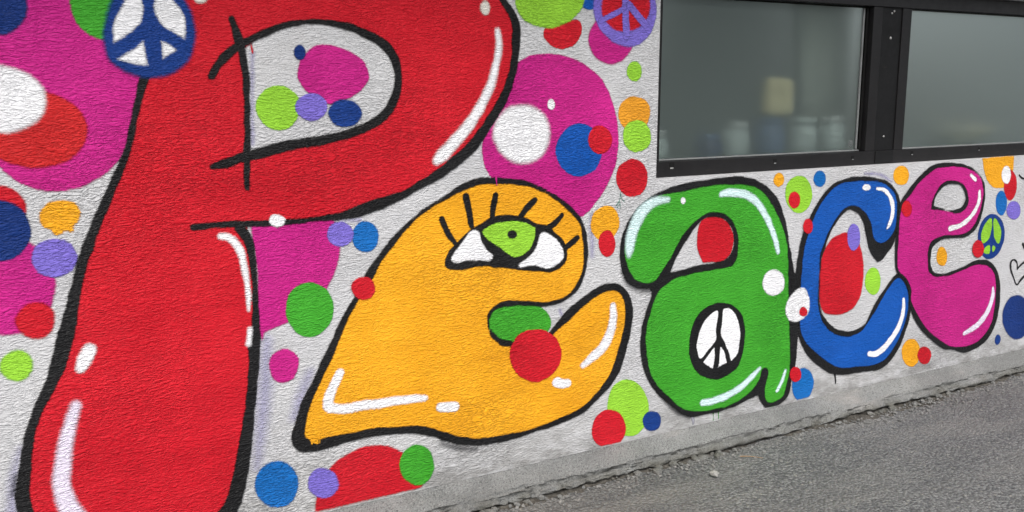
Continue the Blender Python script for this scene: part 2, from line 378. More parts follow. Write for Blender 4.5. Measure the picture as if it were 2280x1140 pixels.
# ------------------------------------------------------------------ the mural: every coat of paint follows the wall
# name, parent, colour, coat, outlines in 0.2 mm along the wall and up, edge softness in mm
MURAL = [
('P','painted_letter','','red',5,[('p',[(2489,7451),(2403,7203),(2314,6901),(2220,6537),(2101,6228),(1941,5898),(1734,5467),(1577,5101),(1420,4649),(1310,4223),(1228,3950),(1109,3555),(968,3246),(813,2953),(697,2679),(622,2360),(572,2072),(528,1796),(533,1585),(647,1206),(1018,841),(1713,554),(2467,533),(2968,673),(3256,880),(3399,1154),(3500,1518),(3609,2074),(3677,2471),(3737,2873),(3776,3255),(3796,3533),(3831,3980),(3840,4324),(3825,4701),(3791,4975),(3766,5279,1),(4327,5272),(4890,5293),(5254,5324),(5537,5390),(5849,5462),(6309,5593),(6516,5690),(6873,5854),(7237,6080),(7574,6341),(7831,6646),(8152,7115),(8292,7426),(8362,7729),(8388,8037),(8387,8256),(8301,8470),(8129,8679),(7877,8965),(7322,9266),(6392,9439),(4961,9463),(3779,9283),(3148,8941),(2762,8445),(2582,7903)])],[('p',[(3844,7807,1),(4126,8015),(4484,8158),(4935,8224),(5426,8167),(5770,8044),(6025,7894),(6186,7692),(6233,7404),(6165,7106),(5968,6830),(5634,6657),(5149,6518),(4589,6447),(4110,6356),(3829,6300,1),(3855,6974),(3856,7396)])],3,'large red bubble letter P with thick black outline'),
('','outline','P','black',7,[('s',[(2489,7451,69),(2403,7203,55),(2314,6901,49),(2220,6537,49),(2101,6228,55),(1941,5898,63),(1734,5467,69),(1577,5101,77),(1420,4649,71),(1310,4223,91),(1228,3950,111),(1109,3555,103),(968,3246,79),(813,2953,69),(697,2679,65),(622,2360,75),(572,2072,83),(528,1796,93),(533,1585,99),(647,1206,111),(1018,841,124),(1713,554,137),(2467,533,147),(2968,673,153),(3256,880,137),(3399,1154,123),(3500,1518,116),(3609,2074,98),(3677,2471,80),(3737,2873,79),(3776,3255,86),(3796,3533,96),(3823,3669,68),(3831,3980,51),(3840,4324,44),(3825,4701,53),(3791,4975,66),(3732,5135,79),(3638,5235,59)]),('s',[(2994,5297,45),(3369,5309,49),(3793,5291,50),(4327,5272,44),(4890,5293,38),(5253,5310,67),(5537,5376,97),(5849,5448,98),(6309,5593,63),(6516,5690,60),(6873,5854,84),(7237,6080,94),(7574,6341,100),(7831,6646,86),(8056,6953,87),(8152,7115,85),(8292,7426,77),(8362,7729,74),(8388,8037,87),(8387,8256,87),(8301,8470,72),(8129,8679,57),(7877,8965,58),(7322,9266,58),(6392,9439,61),(4961,9463,57),(3779,9283,53),(3148,8941,51),(2762,8445,51),(2582,7903,57),(2489,7451,69)]),('s',[(3693,8227,49),(3737,8085,55),(3791,7900,75),(3826,7699,55),(3856,7396,52),(3849,6974,46),(3834,6548,46),(3817,6333,56),(3803,6039,53),(3792,5822,43)]),('s',[(3369,7431,52),(3491,7613,61),(3664,7778,67),(3868,7908,55),(4127,8034,50),(4484,8171,44),(4935,8230,36),(5426,8174,57),(5770,8050,66),(6026,7908,76),(6187,7699,76),(6241,7404,65),(6172,7099,75),(5968,6824,79),(5634,6650,76),(5148,6511,75),(4589,6440,80),(4109,6349,89),(3702,6253,71),(3466,6178,68),(3312,6152,45)])],[],3.5,''),
('','highlight','P','white',8,[('s',[(8026,8187,43),(8059,7986,60),(8007,7666,59),(7894,7307,75),(7706,6957,82),(7459,6639,96),(7208,6389,102),(6983,6178,105),(6893,6101,77)])],[],9,''),
('','highlight','P','cream',8,[('p',[(7891,8544),(7884,8501),(7865,8462),(7835,8435),(7799,8426),(7764,8435),(7736,8460),(7716,8495),(7707,8537),(7713,8581),(7735,8619),(7765,8644),(7800,8653),(7835,8646),(7865,8624),(7885,8588)])],[],6,''),
('','highlight','P','cream',8,[('p',[(3374,8508),(3365,8477),(3342,8451),(3311,8434),(3276,8427),(3241,8430),(3211,8445),(3193,8470),(3189,8500),(3198,8530),(3218,8557),(3249,8575),(3284,8583),(3319,8578),(3347,8562),(3367,8538)])],[],6,''),
('','highlight','P','white',8,[('s',[(1511,3700,90),(1438,3575,96),(1384,3461,74)])],[],7,''),
('','highlight','P','whitelav',8,[('s',[(1277,2929,71),(1205,2727,79),(1113,2417,96),(1049,2088,106),(1018,1837,113),(1042,1625,117),(1117,1392,135),(1262,1140,133),(1410,980,95)])],[],10,''),
('','highlight','P','white',8,[('s',[(3373,5143,43),(3501,5106,52),(3636,4935,59),(3690,4687,49),(3733,4329,40),(3730,3993,27)])],[],6,''),
('','highlight','P','white',8,[('s',[(3736,3694,41),(3705,3483,44)])],[],6,''),
('','highlight','P','white',8,[('p',[(4342,5298),(4331,5261),(4303,5231),(4261,5213),(4214,5208),(4167,5219),(4130,5245),(4106,5278),(4096,5316),(4105,5353),(4133,5383),(4175,5402),(4223,5404),(4268,5392),(4308,5370),(4335,5337)])],[],4,''),
('','paint_drip','','red',3,[('s',[(3957,7865,10),(3961,7821,13),(3971,7765,10)])],[],3,''),
('','painted_dot','','magenta',1,[('p',[(2492,7361),(2365,6786),(2082,6302),(1690,5996),(1260,5905),(858,6029),(549,6360),(383,6831),(356,7356),(466,7878),(714,8333),(1067,8653),(1479,8778),(1879,8674),(2210,8378),(2435,7925)])],[],5,'big magenta painted disc at the left end of the wall'),
('','painted_dot','','redorange',2,[('p',[(1700,6674),(1627,6484),(1467,6325),(1225,6239),(959,6241),(717,6315),(533,6448),(417,6617),(378,6807),(451,6991),(622,7131),(846,7217),(1101,7235),(1351,7176),(1558,7051),(1683,6872)])],[],6,''),
('','painted_dot','','white',3,[('p',[(1231,7061),(1161,6903),(1016,6779),(819,6707),(600,6710),(406,6782),(253,6893),(154,7036),(136,7198),(202,7352),(344,7471),(538,7532),(747,7539),(954,7492),(1120,7381),(1214,7228)])],[],9,''),
('','painted_dot','','navy',2,[('p',[(1114,8273),(1072,8146),(994,8038),(889,7956),(766,7924),(649,7950),(555,8019),(497,8123),(485,8249),(517,8376),(595,8484),(703,8554),(821,8585),(941,8574),(1041,8510),(1102,8403)])],[],6,''),
('','painted_dot','','green',2,[('p',[(2419,8460),(2377,8259),(2279,8080),(2138,7951),(1973,7908),(1821,7958),(1700,8068),(1623,8229),(1607,8423),(1651,8620),(1750,8791),(1889,8907),(2047,8960),(2205,8940),(2332,8829),(2403,8657)])],[],5,''),
('','painted_dot','','red',1,[('p',[(875,5653),(816,5557),(722,5493),(608,5459),(482,5470),(370,5532),(289,5626),(248,5735),(256,5846),(306,5944),(395,6014),(512,6038),(634,6023),(750,5972),(840,5882),(883,5768)])],[],5,''),
('','painted_dot','','magenta',1,[('p',[(1156,4634),(1087,4377),(946,4173),(755,4056),(548,4033),(347,4099),(186,4263),(97,4495),(82,4750),(141,4995),(271,5195),(451,5322),(656,5354),(854,5281),(1018,5125),(1130,4901)])],[],6,''),
('','painted_dot','','navy',2,[('p',[(919,5406),(881,5251),(791,5125),(665,5051),(525,5034),(392,5074),(286,5172),(223,5308),(210,5461),(249,5609),(334,5732),(453,5814),(592,5835),(725,5791),(833,5696),(902,5562)])],[],4,''),
('','painted_dot','','orange',1,[('p',[(1026,5602),(1101,5735),(1295,5795),(1483,5735),(1547,5609),(1511,5507),(1439,5433),(1416,5343),(1346,5373),(1277,5341),(1204,5317),(1156,5394),(1063,5461)])],[],4,''),
('','painted_dot','','purple',3,[('p',[(1457,4994),(1420,4894),(1350,4816),(1258,4764),(1150,4751),(1045,4782),(959,4849),(909,4942),(898,5046),(923,5146),(989,5228),(1085,5273),(1191,5283),(1295,5257),(1384,5194),(1443,5102)])],[],4,''),
('','painted_dot','','red',3,[('p',[(1113,4166),(1088,4072),(1032,3995),(950,3951),(858,3944),(769,3975),(698,4041),(651,4127),(638,4226),(669,4319),(729,4389),(807,4434),(897,4446),(988,4420),(1064,4357),(1108,4266)])],[],6,''),
('','painted_dot','','lime',1,[('p',[(794,3656),(799,3573),(773,3494),(721,3432),(650,3397),(573,3400),(504,3431),(447,3483),(411,3556),(408,3640),(436,3718),(490,3776),(559,3808),(634,3814),(707,3789),(763,3732)])],[],6,''),
('PM','peace_sign','','navy2',9,[('p',[(1989,7977),(2059,8264),(2144,8447),(2315,8647),(2608,8762),(2866,8699),(3049,8488),(3131,8329),(3176,8173),(3179,8008),(3159,7867),(3080,7658),(2857,7472),(2591,7397),(2338,7438),(2122,7544),(2018,7673)])],[],9,'dark blue peace sign medallion with white sectors'),
('','sector','PM','white',10,[('p',[(2288,8413),(2155,8192),(2116,8033),(2104,7857,1),(2275,7961),(2475,8138,1),(2505,8328),(2495,8434),(2468,8561),(2364,8533)])],[],6,''),
('','sector','PM','white',10,[('p',[(2680,8442),(2649,8322),(2693,8181),(2787,8082),(2942,7990),(3029,7938,1),(3057,8096),(3056,8193),(2998,8324),(2892,8451),(2781,8565)])],[],6,''),
('','sector','PM','white',10,[('p',[(2482,7883,1),(2497,7758),(2527,7578,1),(2376,7582),(2146,7645,1),(2283,7736),(2390,7803)])],[],6,''),
('','sector','PM','white',10,[('p',[(2711,7900,1),(2815,7854),(2906,7777,1),(2732,7665,1),(2722,7786)])],[],6,''),
('','painted_dot','','magenta',3,[('p',[(4887,7871),(5168,7897),(5479,7797),(5692,7639),(5760,7429),(5652,7252),(5421,7104),(5116,7019),(4956,7087),(4771,7194),(4640,7366),(4627,7535),(4702,7712)])],[],4,''),
('','painted_dot','','navy',4,[('p',[(4767,7785),(4759,7742),(4737,7705),(4706,7681),(4670,7673),(4635,7681),(4605,7703),(4588,7739),(4584,7781),(4592,7823),(4612,7860),(4643,7886),(4679,7896),(4714,7886),(4741,7860),(4759,7826)])],[],3,''),
('','painted_dot','','lime',3,[('p',[(4647,6971),(4612,6843),(4537,6733),(4425,6662),(4297,6641),(4173,6670),(4073,6746),(4008,6853),(3981,6978),(4009,7107),(4090,7212),(4201,7278),(4326,7300),(4449,7276),(4558,7210),(4631,7102)])],[],3,''),
('','painted_dot','','purple',4,[('p',[(5062,6979),(5040,6901),(4987,6833),(4905,6789),(4811,6776),(4718,6793),(4642,6839),(4591,6906),(4572,6985),(4597,7063),(4657,7126),(4735,7168),(4827,7186),(4920,7173),(5002,7130),(5052,7060)])],[],3,''),
('','painted_dot','','navy2',4,[('p',[(5619,6877),(5596,6792),(5532,6723),(5439,6682),(5338,6669),(5236,6682),(5149,6729),(5095,6802),(5078,6885),(5103,6967),(5163,7035),(5248,7084),(5352,7098),(5452,7077),(5537,7031),(5598,6962)])],[],4,''),
('','painted_dot','','magenta',2,[('p',[(3812,5276,1),(4327,5272),(5091,5279,1),(5208,5067),(5209,4855),(5147,4547),(5005,4255),(4828,4017),(4606,3851),(4259,3703),(4020,3643),(3950,3617),(3911,3503),(3869,3628),(3854,3908),(3887,4593)])],[],5,'magenta painted patch in the crook under the arm of the P'),
('','painted_dot','','purple',4,[('p',[(5426,5007),(5406,4934),(5360,4871),(5287,4830),(5200,4824),(5117,4850),(5050,4900),(5007,4967),(4990,5042),(5004,5117),(5055,5177),(5130,5212),(5214,5221),(5297,5201),(5368,5152),(5414,5084)])],[],3,''),
('','painted_dot','','blue2',2,[('p',[(5854,4930),(5831,4835),(5778,4757),(5703,4709),(5615,4698),(5529,4724),(5458,4785),(5415,4872),(5401,4967),(5415,5062),(5465,5142),(5542,5189),(5629,5198),(5714,5169),(5784,5110),(5836,5029)])],[],3,''),
('','painted_dot','','green',3,[('p',[(5060,3839),(5023,3679),(4933,3552),(4806,3470),(4655,3447),(4506,3503),(4391,3621),(4317,3769),(4294,3931),(4327,4088),(4411,4218),(4539,4297),(4688,4308),(4835,4261),(4962,4159),(5041,4007)])],[],3,''),
('','painted_dot','','magenta',2,[('p',[(4459,2976),(4419,2879),(4351,2807),(4264,2775),(4172,2784),(4091,2836),(4035,2921),(4004,3020),(4003,3128),(4043,3226),(4113,3294),(4200,3324),(4289,3312),(4371,3266),(4436,3189),(4468,3085)])],[],4,''),
('','painted_dot','','red',9,[('p',[(5766,4107),(5748,4037),(5702,3980),(5635,3944),(5555,3936),(5477,3963),(5415,4015),(5374,4079),(5359,4152),(5373,4223),(5417,4282),(5487,4314),(5566,4316),(5643,4295),(5710,4248),(5752,4182)])],[],3,''),
('','painted_dot','','blue2',2,[('p',[(4385,1081),(4351,937),(4272,822),(4154,763),(4019,771),(3889,830),(3778,936),(3708,1080),(3689,1236),(3725,1377),(3810,1479),(3923,1537),(4053,1549),(4187,1496),(4297,1384),(4368,1238)])],[],4,''),
('','painted_dot','','purple',3,[('p',[(5045,957),(5024,859),(4959,790),(4873,756),(4776,757),(4680,798),(4600,873),(4549,968),(4536,1070),(4557,1163),(4610,1240),(4695,1278),(4794,1271),(4889,1228),(4968,1155),(5022,1061)])],[],5,''),
('','painted_dot','','red',2,[('p',[(4635,396,1),(4665,812),(4914,1254),(5186,1412),(5460,1480),(5735,1471),(6014,1369),(6230,1198),(6498,837),(6544,625),(6516,460,1),(5951,460),(5312,467),(4882,336,1)])],[],5,''),
('','painted_dot','','green',3,[('p',[(6764,902),(6739,769),(6668,664),(6562,603),(6434,604),(6312,666),(6209,765),(6139,896),(6120,1038),(6149,1168),(6221,1268),(6326,1323),(6448,1332),(6576,1285),(6680,1180),(6743,1045)])],[],4,''),
('','painted_dot','','magenta',1,[('p',[(8423,7670),(8555,7753),(8876,7832),(9232,7823),(9606,7745),(9894,7602),(10159,7417),(10353,7134),(10490,6791),(10560,6395),(10539,6006),(10416,5653),(10201,5346),(9938,5076),(9782,4965,1),(9335,5108),(8679,5465),(8000,5694),(7827,5876),(7743,6150),(7744,6381),(8012,6768),(8274,7226)])],[],4,'big magenta painted disc between the P and the window'),
('','painted_dot','','white',6,[('p',[(9068,6473),(9034,6282),(8917,6117),(8727,6013),(8506,5986),(8292,6042),(8122,6161),(7998,6317),(7943,6502),(7986,6689),(8110,6843),(8290,6944),(8504,6974),(8719,6937),(8908,6832),(9030,6665)])],[],12,''),
('','painted_dot','','white',6,[('p',[(9170,6979),(9165,6944),(9149,6913),(9124,6893),(9093,6889),(9063,6897),(9038,6916),(9020,6946),(9014,6981),(9019,7016),(9036,7045),(9062,7064),(9091,7073),(9122,7065),(9146,7044),(9163,7014)])],[],3,''),
('','painted_dot','','blue',2,[('p',[(10193,6156),(10165,5977),(10063,5823),(9896,5729),(9702,5703),(9510,5747),(9348,5857),(9237,6011),(9197,6190),(9242,6363),(9349,6503),(9500,6605),(9688,6644),(9884,6606),(10053,6499),(10159,6338)])],[],3,''),
('','painted_dot','','red',3,[('p',[(10420,6334),(10399,6236),(10341,6154),(10254,6101),(10151,6086),(10049,6108),(9961,6167),(9907,6253),(9886,6350),(9898,6447),(9952,6531),(10039,6584),(10141,6598),(10242,6571),(10328,6514),(10393,6434)])],[],3,''),
('','painted_dot','','lime',3,[('p',[(9763,8787),(9703,8588),(9533,8425),(9308,8310),(9045,8254),(8777,8278),(8548,8377),(8403,8536),(8369,8725),(8423,8911),(8556,9080),(8774,9200),(9037,9250),(9304,9230),(9535,9135),(9695,8980)])],[],5,''),
('','painted_dot','','red',1,[('p',[(8928,8138),(8963,8258),(9208,8325),(9503,8402),(9643,8414),(9720,8311),(9704,8143),(9574,7988),(9314,7908),(9056,7985)])],[],3,''),
('','painted_dot','','blue',1,[('p',[(10105,8780),(10085,8710),(10038,8648),(9965,8604),(9877,8587),(9789,8598),(9716,8636),(9671,8694),(9651,8760),(9660,8830),(9708,8892),(9783,8934),(9870,8950),(9957,8938),(10030,8903),(10085,8849)])],[],3,''),
('','painted_dot','','magenta',1,[('p',[(10860,8110),(10814,7949),(10708,7813),(10555,7709),(10360,7668),(10166,7702),(10004,7795),(9901,7930),(9864,8086),(9891,8245),(9992,8384),(10154,8474),(10342,8511),(10536,8493),(10706,8408),(10820,8273)])],[],6,''),
('PR','peace_sign','','red',2,[('p',[(11288,8706),(11240,8502),(11105,8325),(10904,8197),(10657,8146),(10414,8188),(10209,8296),(10064,8457),(10013,8655),(10061,8854),(10195,9025),(10395,9140),(10630,9195),(10878,9184),(11098,9082),(11239,8910)])],[],4,'purple ringed peace sign on red beside the window'),
('','ring','PR','purple',4,[('p',[(11342,8753),(11347,8490),(11241,8250),(11045,8067),(10784,7979),(10508,8012),(10266,8131),(10074,8312),(9965,8548),(9962,8804),(10065,9037),(10263,9203),(10512,9285),(10781,9288),(11039,9190),(11233,8998)])],[('p',[(11209,8719),(11174,8542),(11051,8393),(10874,8290),(10665,8241),(10452,8268),(10275,8364),(10160,8507),(10125,8674),(10162,8841),(10261,8994),(10430,9106),(10641,9146),(10852,9119),(11032,9029),(11155,8888)])],6,''),
('','spoke','PR','purple',5,[('s',[(10631,9172,69),(10641,8788,75),(10687,8168,80)])],[],3,''),
('','spoke','PR','purple',7,[('s',[(10624,8648,53),(10390,8532,52),(10110,8414,51)])],[],3,''),
('','spoke','PR','purple',6,[('s',[(10733,8699,71),(10939,8520,72),(11192,8292,73)])],[],3,''),
('','painted_dot','','lime',1,[('p',[(11057,7549),(11047,7479),(11014,7417),(10959,7373),(10891,7362),(10825,7380),(10768,7419),(10729,7477),(10713,7546),(10724,7617),(10760,7676),(10815,7715),(10880,7732),(10949,7721),(11005,7679),(11042,7618)])],[],3,''),
('','painted_dot','','orange2',1,[('p',[(11276,6787),(11248,6668),(11176,6565),(11059,6495),(10916,6472),(10772,6499),(10653,6575),(10573,6678),(10537,6798),(10564,6918),(10645,7014),(10760,7080),(10898,7106),(11042,7085),(11170,7018),(11255,6911)])],[],3,''),
('','painted_dot','','lime',2,[('p',[(11311,6375),(11295,6259),(11222,6165),(11110,6109),(10984,6090),(10856,6115),(10748,6183),(10675,6281),(10649,6393),(10672,6503),(10735,6598),(10838,6665),(10967,6681),(11093,6650),(11201,6583),(11276,6488)])],[],3,''),
('','painted_dot','','red',1,[('p',[(11260,5604),(11237,5472),(11165,5358),(11045,5282),(10898,5268),(10755,5310),(10634,5392),(10551,5507),(10518,5640),(10540,5771),(10619,5878),(10738,5946),(10878,5972),(11025,5943),(11148,5857),(11229,5738)])],[],3,''),
('','painted_dot','','orange',1,[('p',[(10617,4770),(10576,4650),(10498,4552),(10384,4496),(10257,4497),(10138,4542),(10039,4627),(9979,4744),(9968,4873),(10009,4993),(10095,5081),(10205,5133),(10328,5148),(10452,5109),(10551,5020),(10609,4900)])],[],3,''),
('','painted_dot','','red',2,[('p',[(10539,4427),(10526,4330),(10482,4254),(10421,4204),(10347,4191),(10272,4218),(10208,4278),(10166,4363),(10152,4459),(10161,4554),(10198,4636),(10261,4685),(10336,4694),(10409,4666),(10472,4606),(10517,4524)])],[],3,''),
('','scribble','','teal',1,[('s',[(10540,5128,10),(10619,5239,10),(10627,5354,8),(10671,5227,9),(10723,5199,8)]),('s',[(10561,5093,7),(10641,5171,6),(10746,5098,6)]),('s',[(10620,5189,8),(10634,5072,8)])],[],2,''),
('E','painted_letter','','orange',5,[('p',[(7948,5780),(7646,5780),(7324,5691),(6965,5489),(6621,5319),(6338,5118),(6058,4884),(5867,4675),(5669,4461),(5541,4248),(5398,4002),(5185,3693),(5010,3366),(4837,3069),(4671,2736),(4517,2505),(4388,2176),(4298,1935),(4312,1740),(4430,1619),(4686,1567),(5017,1599),(5386,1625),(5875,1615),(6444,1522),(6736,1417),(7111,1230),(7496,1104),(7893,1059),(8374,1057),(8792,1112),(9063,1129),(9538,1197),(9900,1306),(10196,1501),(10484,1708),(10689,1959),(10810,2259),(10927,2674),(10979,3088),(10931,3303),(10819,3506),(10606,3666),(10357,3701),(10063,3623),(9746,3457),(9472,3305),(9279,3129),(9107,2968),(8831,2757),(8503,2778),(8290,2890),(8108,2947),(7920,3110),(7858,3278),(7885,3402),(8019,3497),(8327,3508),(8622,3473),(9008,3419),(9315,3440),(9508,3517),(9703,3646),(9819,3842),(9895,4084),(9921,4314),(9875,4664),(9773,4925),(9526,5200),(9190,5412),(8798,5615),(8479,5716),(8194,5753)])],[],3,'orange bubble letter e painted with a green eye'),
('','outline','E','black',7,[('p',[(7948,5780),(7646,5780),(7324,5691),(6965,5489),(6621,5319),(6338,5118),(6058,4884),(5867,4675),(5669,4461),(5541,4248),(5398,4002),(5185,3693),(5010,3366),(4837,3069),(4671,2736),(4517,2505),(4388,2176),(4298,1935),(4312,1740),(4430,1619),(4686,1567),(5017,1599),(5386,1625),(5875,1615),(6444,1522),(6736,1417),(7111,1230),(7496,1104),(7893,1059),(8374,1057),(8792,1112),(9063,1129),(9538,1197),(9900,1306),(10196,1501),(10484,1708),(10689,1959),(10810,2259),(10927,2674),(10979,3088),(10931,3303),(10819,3506),(10606,3666),(10357,3701),(10063,3623),(9746,3457),(9472,3305),(9279,3129),(9107,2968),(8831,2757),(8503,2778),(8290,2890),(8108,2947),(7920,3110),(7858,3278),(7885,3402),(8019,3497),(8327,3508),(8622,3473),(9008,3419),(9315,3440),(9508,3517),(9703,3646),(9819,3842),(9895,4084),(9921,4314),(9875,4664),(9773,4925),(9526,5200),(9190,5412),(8798,5615),(8479,5716),(8194,5753)])],[('p',[(8009,5656),(7680,5658),(7348,5571),(7080,5460),(6767,5324),(6563,5205),(6336,5016),(6054,4710),(5862,4493),(5741,4286),(5455,3915),(5288,3643),(5112,3286),(4935,2922),(4762,2626),(4619,2326),(4525,1988),(4520,1862),(4598,1780),(4693,1754),(4828,1780),(5229,1771),(5633,1778),(6233,1704),(6596,1636),(6924,1485),(7269,1330),(7649,1215),(8169,1189),(8629,1177),(9062,1233),(9536,1319),(9898,1447),(10193,1660),(10478,1992),(10637,2390),(10773,2870),(10763,3253),(10652,3473),(10484,3543),(10238,3519),(9867,3342),(9514,3099),(9204,2905),(8927,2660),(8550,2632),(8290,2776),(8108,2818),(7919,2973),(7813,3188),(7814,3379),(7886,3513),(8074,3602),(8327,3620),(8659,3558),(9045,3505),(9352,3535),(9546,3630),(9662,3758),(9759,3914),(9805,4109),(9812,4323),(9778,4614),(9705,4873),(9460,5116),(9125,5361),(8734,5548),(8416,5619)])],3.5,''),
('','paint_drip','E','orange',8,[('s',[(4599,1802,17),(4656,1746,17),(4706,1706,10)]),('s',[(4621,1798,11),(4618,1738,11),(4625,1707,7)]),('s',[(4717,1794,11),(4714,1720,15),(4713,1697,11)]),('s',[(4769,1799,11),(4751,1712,11)])],[],2,''),
('','highlight','E','white',8,[('s',[(5125,2797,71),(5030,2626,78),(4925,2421,89),(4913,2289,85),(5001,2228,79),(5174,2198,83),(5512,2191,84),(5961,2174,78),(6382,2156,70),(6605,2125,59)])],[],5,''),
('','highlight','E','white',8,[('s',[(6896,1916,91),(7162,1877,92)])],[],4,''),
('','highlight','E','white',8,[('s',[(10491,3251,67),(10507,3008,90),(10440,2740,102),(10300,2507,105),(10046,2336,90),(9825,2206,59)])],[],6,''),
('','highlight','E','white',8,[('s',[(9251,1979,90),(9370,1926,91),(9489,1915,86)])],[],4,''),
('','painted_dot','','green',4,[('p',[(9130,3107),(9082,2967),(8936,2861),(8713,2812),(8456,2819),(8203,2881),(7990,2990),(7848,3129),(7801,3277),(7857,3409),(8000,3508),(8205,3565),(8455,3567),(8712,3509),(8934,3401),(9080,3258)])],[],3,''),
('','painted_dot','','red',9,[('p',[(9354,2472),(9308,2290),(9185,2151),(9008,2068),(8797,2055),(8584,2128),(8411,2267),(8294,2443),(8253,2634),(8295,2812),(8409,2953),(8585,3031),(8792,3037),(9003,2978),(9191,2852),(9315,2671)])],[],3,'round red painted dot in the mouth of the orange e'),
('','paint_drip','','magenta',8,[('s',[(7992,5778,17),(8000,5717,13),(8009,5648,9)])],[],2,''),
('','eye_outline','E','black',8,[('p',[(7007,4384),(7068,4568),(7221,4714),(7494,4927),(7675,4998),(7884,5102),(8166,5128),(8417,5092),(8608,5039),(8801,4939),(9063,4864),(9196,4741),(9399,4555),(9459,4355),(9403,4155),(9170,4039),(8834,4069),(8418,4146),(8040,4215),(7731,4276),(7489,4257),(7245,4254),(7048,4304)])],[],3,''),
('','eye_white','E','white',9,[('p',[(7554,4911),(7657,4869),(7717,4695),(7794,4557),(7934,4436),(7872,4348),(7671,4383),(7430,4398),(7183,4383),(7125,4457),(7190,4553),(7339,4727),(7460,4865)])],[],4,''),
('','eye_white','E','white',9,[('p',[(8904,4764),(9064,4728),(9232,4601),(9362,4420),(9373,4273),(9269,4168),(9036,4110),(8740,4187),(8427,4193),(8482,4267),(8674,4365),(8771,4472),(8840,4618)])],[],4,''),
('','iris','E','lime',9,[('p',[(7700,4873,1),(7884,4967),(8104,5005),(8354,5006),(8608,4941),(8783,4861,1),(8770,4695),(8674,4504),(8509,4384),(8354,4366),(8192,4464),(7979,4619),(7795,4743)])],[],3,''),
('','pupil','E','black',10,[('p',[(8410,4771),(8400,4742),(8377,4720),(8347,4704),(8309,4700),(8271,4710),(8239,4729),(8218,4757),(8210,4787),(8217,4817),(8238,4841),(8272,4853),(8309,4856),(8347,4848),(8380,4830),(8402,4802)])],[],3,''),
('','eyelash','E','black',8.5,[('s',[(6964,5140,52),(7077,4884,51),(7221,4699,46)])],[],2.5,''),
('','eyelash','E','black',8.5,[('s',[(7415,5484,65),(7463,5271,65),(7520,4979,49)])],[],2.5,''),
('','eyelash','E','black',8.5,[('s',[(7982,5474,57),(7937,5270,63),(7919,5095,51)])],[],2.5,''),
('','eyelash','E','black',8.5,[('s',[(8771,5342,57),(8607,5216,63),(8480,5072,58)])],[],2.5,''),
('','eyelash','E','black',8.5,[('s',[(9336,5036,48),(9195,4910,58),(9030,4826,51)])],[],2.5,''),
('','eyelash','E','black',8.5,[('s',[(9670,4614,54),(9467,4476,65),(9400,4441,52)])],[],2.5,''),
('A','painted_letter','','green',5,[('p',[(13404,5535),(12973,5520),(12513,5491),(12076,5452),(11618,5357),(11278,5229),(11009,5047),(10795,4818),(10677,4558),(10629,4276),(10660,4006),(10738,3798),(10858,3631),(11052,3536),(11367,3480,1),(11413,3387),(11307,3127),(11197,2780),(11164,2501),(11177,2223),(11258,1924),(11404,1615),(11625,1347),(11882,1127),(12143,904),(12443,727),(12825,696),(13288,689),(13759,742),(14157,830),(14341,858,1),(14453,680),(14583,547),(14838,502),(15127,597),(15291,760),(15330,1074),(15422,1311),(15449,1784),(15455,2256),(15409,2872),(15311,3292),(15231,3474),(15137,3777),(15041,4085),(14954,4395),(14829,4696),(14676,4976),(14423,5212),(14117,5392),(13785,5499)])],[('p',[(11847,3746,1),(11985,3997),(12126,4214),(12294,4411),(12495,4625),(12674,4739),(12882,4757),(13104,4723),(13297,4611),(13433,4438),(13476,4216),(13420,4005),(13270,3878),(12992,3840),(12681,3834),(12290,3800),(11994,3761)])],3,'green bubble letter a holding a black and white peace sign'),
('','outline','A','black',7,[('p',[(13404,5535),(12973,5520),(12513,5491),(12076,5452),(11618,5357),(11278,5229),(11009,5047),(10795,4818),(10677,4558),(10629,4276),(10660,4006),(10738,3798),(10858,3631),(11052,3536),(11367,3480,1),(11413,3387),(11307,3127),(11197,2780),(11164,2501),(11177,2223),(11258,1924),(11404,1615),(11625,1347),(11882,1127),(12143,904),(12443,727),(12825,696),(13288,689),(13759,742),(14157,830),(14341,858,1),(14453,680),(14583,547),(14838,502),(15127,597),(15291,760),(15330,1074),(15422,1311),(15449,1784),(15455,2256),(15409,2872),(15311,3292),(15231,3474),(15137,3777),(15041,4085),(14954,4395),(14829,4696),(14676,4976),(14423,5212),(14117,5392),(13785,5499)])],[('p',[(13413,5365),(12980,5383),(12520,5351),(12082,5297),(11763,5281),(11503,5240),(11230,5075),(11013,4890),(10851,4705),(10764,4442),(10755,4175),(10817,4012),(10903,3824),(11075,3668),(11276,3604),(11503,3650),(11614,3778),(11810,3987),(11976,4227),(12117,4443),(12346,4636),(12580,4781),(12784,4852),(13006,4850),(13259,4769),(13455,4599),(13583,4353),(13604,4114),(13573,3868),(13471,3735),(13219,3700),(12752,3685),(12296,3660),(11970,3610),(11739,3510),(11567,3388),(11484,3230),(11413,3057),(11318,2764),(11300,2482),(11336,2200),(11431,1816),(11619,1522),(11954,1208),(12294,924),(12593,824),(13052,774),(13519,784),(13911,882),(14185,1022),(14359,1200),(14423,1416),(14539,1447),(14616,1356),(14585,1134),(14540,918),(14594,720),(14704,636),(14913,650),(15099,729),(15170,939),(15252,1307),(15216,1817),(15144,2453),(15078,3133),(15039,3637),(14958,4092),(14853,4350),(14700,4611),(14516,4865),(14265,5123),(13994,5280),(13733,5343)]),('p',[(11847,3746,1),(11985,3997),(12126,4214),(12294,4411),(12495,4625),(12674,4739),(12882,4757),(13104,4723),(13297,4611),(13433,4438),(13476,4216),(13420,4005),(13270,3878),(12992,3840),(12681,3834),(12290,3800),(11994,3761)])],3.5,''),
('','painted_dot','','red',4,[('p',[(12584,4689),(12731,4758),(12976,4759),(13228,4679),(13394,4495),(13479,4265),(13431,4019),(13243,3853),(12962,3852),(12697,3859,1),(12579,4032),(12511,4252),(12513,4482)])],[],3,''),
